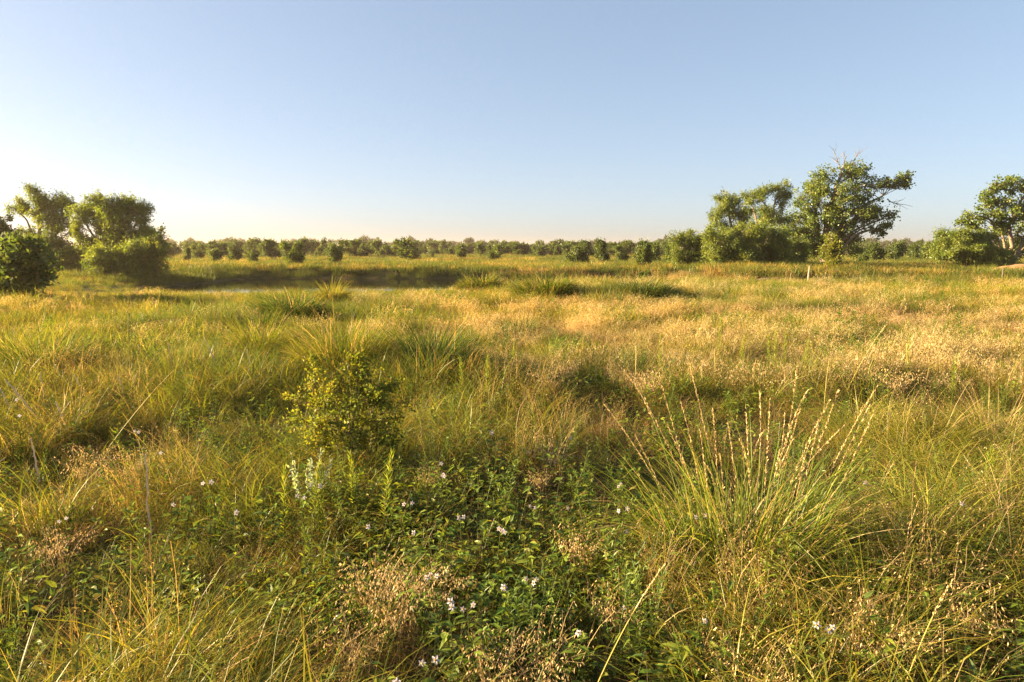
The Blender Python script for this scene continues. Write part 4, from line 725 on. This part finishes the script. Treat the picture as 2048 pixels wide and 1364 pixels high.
def build_broad_weeds():
    rng = np.random.default_rng(640); G = 'leafy upright weeds in the field'
    S = [(1680, 606, 645, 46, 'bushy broad leaved weed in the golden field at right'), (1872, 582, 612, 16, 'tall thin weed farther back in the golden field'), (1917, 614, 652, 30, 'broad leaved weed in golden field nearest right edge'), (1722, 622, 648, 18, 'small blue green weed right of the bushy one'), (95, 624, 652, 44, 'grey green leafy weed on the pale grass at left'), (36, 622, 690, 18, 'thin leafy weed by the left bush'), (1080, 592, 618, 14, 'small bright weed below the central mound'), (914, 580, 606, 10, 'small bright weed left of the central mound'), (1490, 612, 628, 10, 'tiny weed in the golden field centre right'), (1850, 540, 560, 14, 'weed clump at the far field edge on right'), (1790, 545, 562, 12, 'short weed at the far field edge'), (1878, 548, 562, 14, 'dark weed at the far field edge')]
    for u, v0, v1, w, lab in S:
        p = on_ground(u, v1, .3); d = p[1]; h = (v1 - v0) / F_PX * d + .3; W = w / F_PX * d; st = MB(); lf = MB(); n = max(1, int(W / .12)); root = disc(n, W * .2, rng); az = rng.random(n) * 6.28; q = arch(root, az, h * rng.uniform(.75, 1, n), rng.uniform(0, .3, n), rng.uniform(-.1, .3, n), 6)
        tubes(st, q, np.linspace(.007, .003, 6)[None].repeat(n, 0), np.array((.12, .15, .05)), 4)
        for i in range(n):
            m = 20; t = np.linspace(.35, 1, m) * 5; k = np.minimum(t.astype(int), 4); f = (t - k)[:, None]; c = q[i, k] * (1 - f) + q[i, k + 1] * f; a = np.arange(m) * 2.4 + rng.random() * 6; el = rng.uniform(.0, .8, m); dd = np.stack([np.cos(a) * np.cos(el), np.sin(a) * np.cos(el), np.sin(el)], 1); L = rng.uniform(.10, .16, m) * (1.15 - .45 * t / 5); leaves2(lf, c, dd, np.array([0, 0, 1.]) + rng.normal(0, .2, (m, 3)), L, L * .42, vary(m, FORB, rng, .12), .25)
        e = empty('leafy_weed', p, lab, 'weed', G); st.obj('stem', M_HERB, e); lf.obj('leaves', M_HERB, e)
build_broad_weeds()

def build_odd_plants():
    rng = np.random.default_rng(660)
    # silvery sage
    p = on_ground(622, 955, .32); st = MB(); lf = MB(); n = 9; root = disc(n, .05, rng); q = arch(root, rng.random(n) * 6.28, rng.uniform(.36, .5, n), rng.uniform(0, .35, n), rng.uniform(0, .5, n), 6); tubes(st, q, np.linspace(.003, .0015, 6)[None].repeat(n, 0), np.array((.25, .28, .18)), 4)
    for i in range(n):
        m = 40; t = rng.uniform(.35, 1.0, m) * 5; k = np.minimum(t.astype(int), 4); f = (t - k)[:, None]; c = q[i, k] * (1 - f) + q[i, k + 1] * f; L = rng.uniform(.018, .035, m); leaves(lf, c, rdir(m, rng) + [0, 0, .5], rdir(m, rng), L, L * .45, vary(m, [(.34, .40, .28), (.28, .35, .22)], rng, .08))
    e = empty('sage_plant', p, 'silvery grey green sage like plant behind the bottlebrush pair', 'weed'); st.obj('stem', M_HERB, e); lf.obj('leaves', M_HERB, e)
    # pale ragweeds
    for u, v, h, lab in ((990, 945, .55, 'tall pale ragweed with feathery leaves right of the hollow'), (1240, 1100, .5, 'pale ragweed standing in the dark gap at lower centre'), (700, 790, .5, 'feathery weed in front of the small leaved shrub'), (690, 955, .45, 'feathery weed left of the thick bottlebrush weed')):
        p = on_ground(u, v, .38); mb = MB(); feather_forb(mb, rng, 5, .05, (h * .8, h), [(.16, .22, .06), (.20, .26, .08), (.12, .18, .04)], 46, (.03, .055)); tag(mb.obj('ragweed', M_HERB, None, p), lab, 'weed')
    # tall stalks with red feet at left
    p = on_ground(245, 770, .2); d = p[1]; e = empty('tall_grass', p, 'tall thin grass stalks rising with red stained feet at left', 'tall grass')
    for k, (u0, v0, u1) in enumerate(((228, 590, 236), (243, 620, 245), (256, 585, 262), (262, 590, 266), (240, 640, 250), (226, 650, 238), (272, 650, 262))):
        A = at_depth(u1, 760, d) - p; A[2] = 0; B = at_depth(u0, v0, d) - p; seed_stalk_mb(A, B, rng, .02, .22, .0032, .004, (.24, .22, .06), (.50, .36, .15)).obj('stalk', M_DRY, e)
    mb = MB(); n = 60; root = disc(n, .12, rng); q = arch(root, rng.random(n) * 6.28, rng.uniform(.3, .7, n), rng.uniform(0, .3, n), rng.uniform(.1, .9, n), 6); ribbons(mb, q, np.linspace(.007, .002, 6)[None].repeat(n, 0), rdir(n, rng), vary(n, [(.30, .07, .03), (.26, .20, .05), (.20, .20, .04)], rng)); mb.obj('blades', M_DRY, e)
    p = on_ground(172, 775, .1); mb = MB(); n = 30; q = arch(disc(n, .08, rng), np.full(n, 2.6) + rng.normal(0, .5, n), rng.uniform(.3, .6, n), rng.uniform(.1, .4, n), rng.uniform(.1, .5, n), 6); ribbons(mb, q, np.linspace(.007, .002, 6)[None].repeat(n, 0), rdir(n, rng), vary(n, [(.38, .06, .03), (.28, .10, .04)], rng)); tag(mb.obj('red_grass', M_DRY, None, p), 'small tuft of red stemmed grass left of the tall stalks', 'grass tuft')
    # single straws
    S = [((242, 866), (349, 739), 'long bent golden straw leaning right in the left meadow'), ((1705, 765), (1772, 650), 'golden straw leaning right in the field at right'), ((1652, 790), (1668, 672), 'upright thin straw left of the leaning one'), ((1690, 775), (1645, 675), 'straw leaning left across the other straws'), ((1560, 725), (1590, 680), 'short straw leaning right behind the big clump'), ((1815, 735), (1812, 650), 'upright straw in tan grass at right'), ((1430, 745), (1428, 665), 'upright straw left behind the big clump'), ((1298, 735), (1340, 660), 'thin straw leaning right in the golden grass'), ((1270, 740), (1270, 660), 'upright straw in the golden grass left of the clump'), ((1755, 985), (1788, 925), 'thick yellow stalk with bent knobbly tip right of the clump'), ((1205, 1360), (1335, 1120), 'long straw crossing the lower centre from bottom'), ((268, 655), (360, 640), 'bent straw head hanging over pale grass at left'), ((1820, 1350), (1905, 1160), 'long green straw rising at lower right'), ((250, 1080), (322, 1150), 'thick green stem lying in the left grass')]
    for (u0, v0), (u1, v1), lab in S:
        g = on_ground(u0, v0, .3); A = at_depth(u0, v0, g[1]); B = at_depth(u1, v1, g[1] + rng.uniform(-.1, .2)); A = A + (A - B) * .25; A[2] = max(min(A[2], float(terrain(A[0], A[1])) + .2), float(terrain(A[0], A[1])))
        o = seed_stalk_mb(np.zeros(3), B - A, rng, .10, .35, .0024 * max(1, g[1] / 5), .0042 * max(1, g[1] / 6), (.40, .34, .10)).obj('grass_stalk', M_DRY, None, A); tag(o, lab, 'grass stalk', 'single tall stalks in the meadow')
build_odd_plants()

def build_posts_and_soil():
    rng = np.random.default_rng(690)
    def post(u, v0, v1, d, r, col, label, cat):
        A = at_depth(u, v1, d); A[2] = float(terrain(A[0], d)) - .1; B = at_depth(u + 3, v0, d); t = np.linspace(0, 1, 7)[:, None]; P = (A * (1 - t) + B * t); P[1:-1] += rng.normal(0, .012, (5, 3)); mb = MB(); tubes(mb, (P - A)[None], np.array([1.1, 1, .95, 1, .9, .85, .6])[None] * r, np.array(col), 8); mb.add((P[-1] - A)[None] + rng.normal(0, .5, (6, 3)) * r * [1, 1, .6], F3=[[0, 1, 2], [0, 2, 3], [3, 4, 5]], C=col)
        tag(mb.obj('wooden_post', M_BARK, None, A), label, cat)
    post(1616, 531, 552, 42, .06, (.30, .24, .17), 'pale weathered post stump in front of the cottonwood', 'post')
    post(2004, 535, 562, 36, .035, (.10, .08, .06), 'thin dark fence post before the crooked tree', 'post')
    x, y = at_depth(2050, 540, 49)[0], 49.; n = 22; g = np.linspace(-1, 1, n); X, Y = np.meshgrid(g, g); rr = np.hypot(X, Y); Z = np.clip(1 - rr ** 2, -.4, 1) * (.55 + .4 * fbm(X * 2 + 9, Y * 2 + 3, 5)); i = np.arange(n - 1)[:, None] * n + np.arange(n - 1)[None]; V = np.stack([X * 3.2, Y * 1.6, Z * .95], 2); nz = fbm(X * 6 + 4, Y * 6, 8)[..., None]
    m = MB().add(V, F4=np.stack([i, i + 1, i + 1 + n, i + n], 2).reshape(-1, 4), C=(np.array([.40, .21, .09]) * (.7 + .6 * nz)).reshape(-1, 3)); tag(m.obj('dirt_mound', M_BARK, None, (x, y, float(terrain(x, y)) - .05), True), kind='structure')
    A = at_depth(1540, 546, 44); A[2] = float(terrain(A[0], 44)) + .15; t = np.linspace(-1, 1, 8)[:, None]; P = t * np.array([.9, .2, .05]) + rng.normal(0, .02, (8, 3)); mb = MB(); tubes(mb, P[None], np.array([.12, .17, .18, .17, .16, .15, .14, .08])[None], np.array((.30, .22, .18)), 9); tag(mb.obj('fallen_log', M_BARK, None, A), 'short grey fallen log below the willow row', 'log')
build_posts_and_soil()

def build_haze():
    bpy.ops.mesh.primitive_cube_add(size=1); o = bpy.context.object; o.name = 'haze'; o.scale = (5400, 4900, 20); o.location = (0, 1930, 4); tag(o, kind='stuff')
    m = bpy.data.materials.new('haze_air'); m.use_nodes = True; n = m.node_tree.nodes; n.clear(); out = n.new('ShaderNodeOutputMaterial'); v = n.new('ShaderNodeVolumePrincipled')
    v.inputs['Color'].default_value = (1.0, .80, .64, 1); v.inputs['Density'].default_value = .00030; v.inputs['Anisotropy'].default_value = .4
    m.node_tree.links.new(v.outputs[0], out.inputs['Volume']); o.data.materials.append(m)
build_haze()
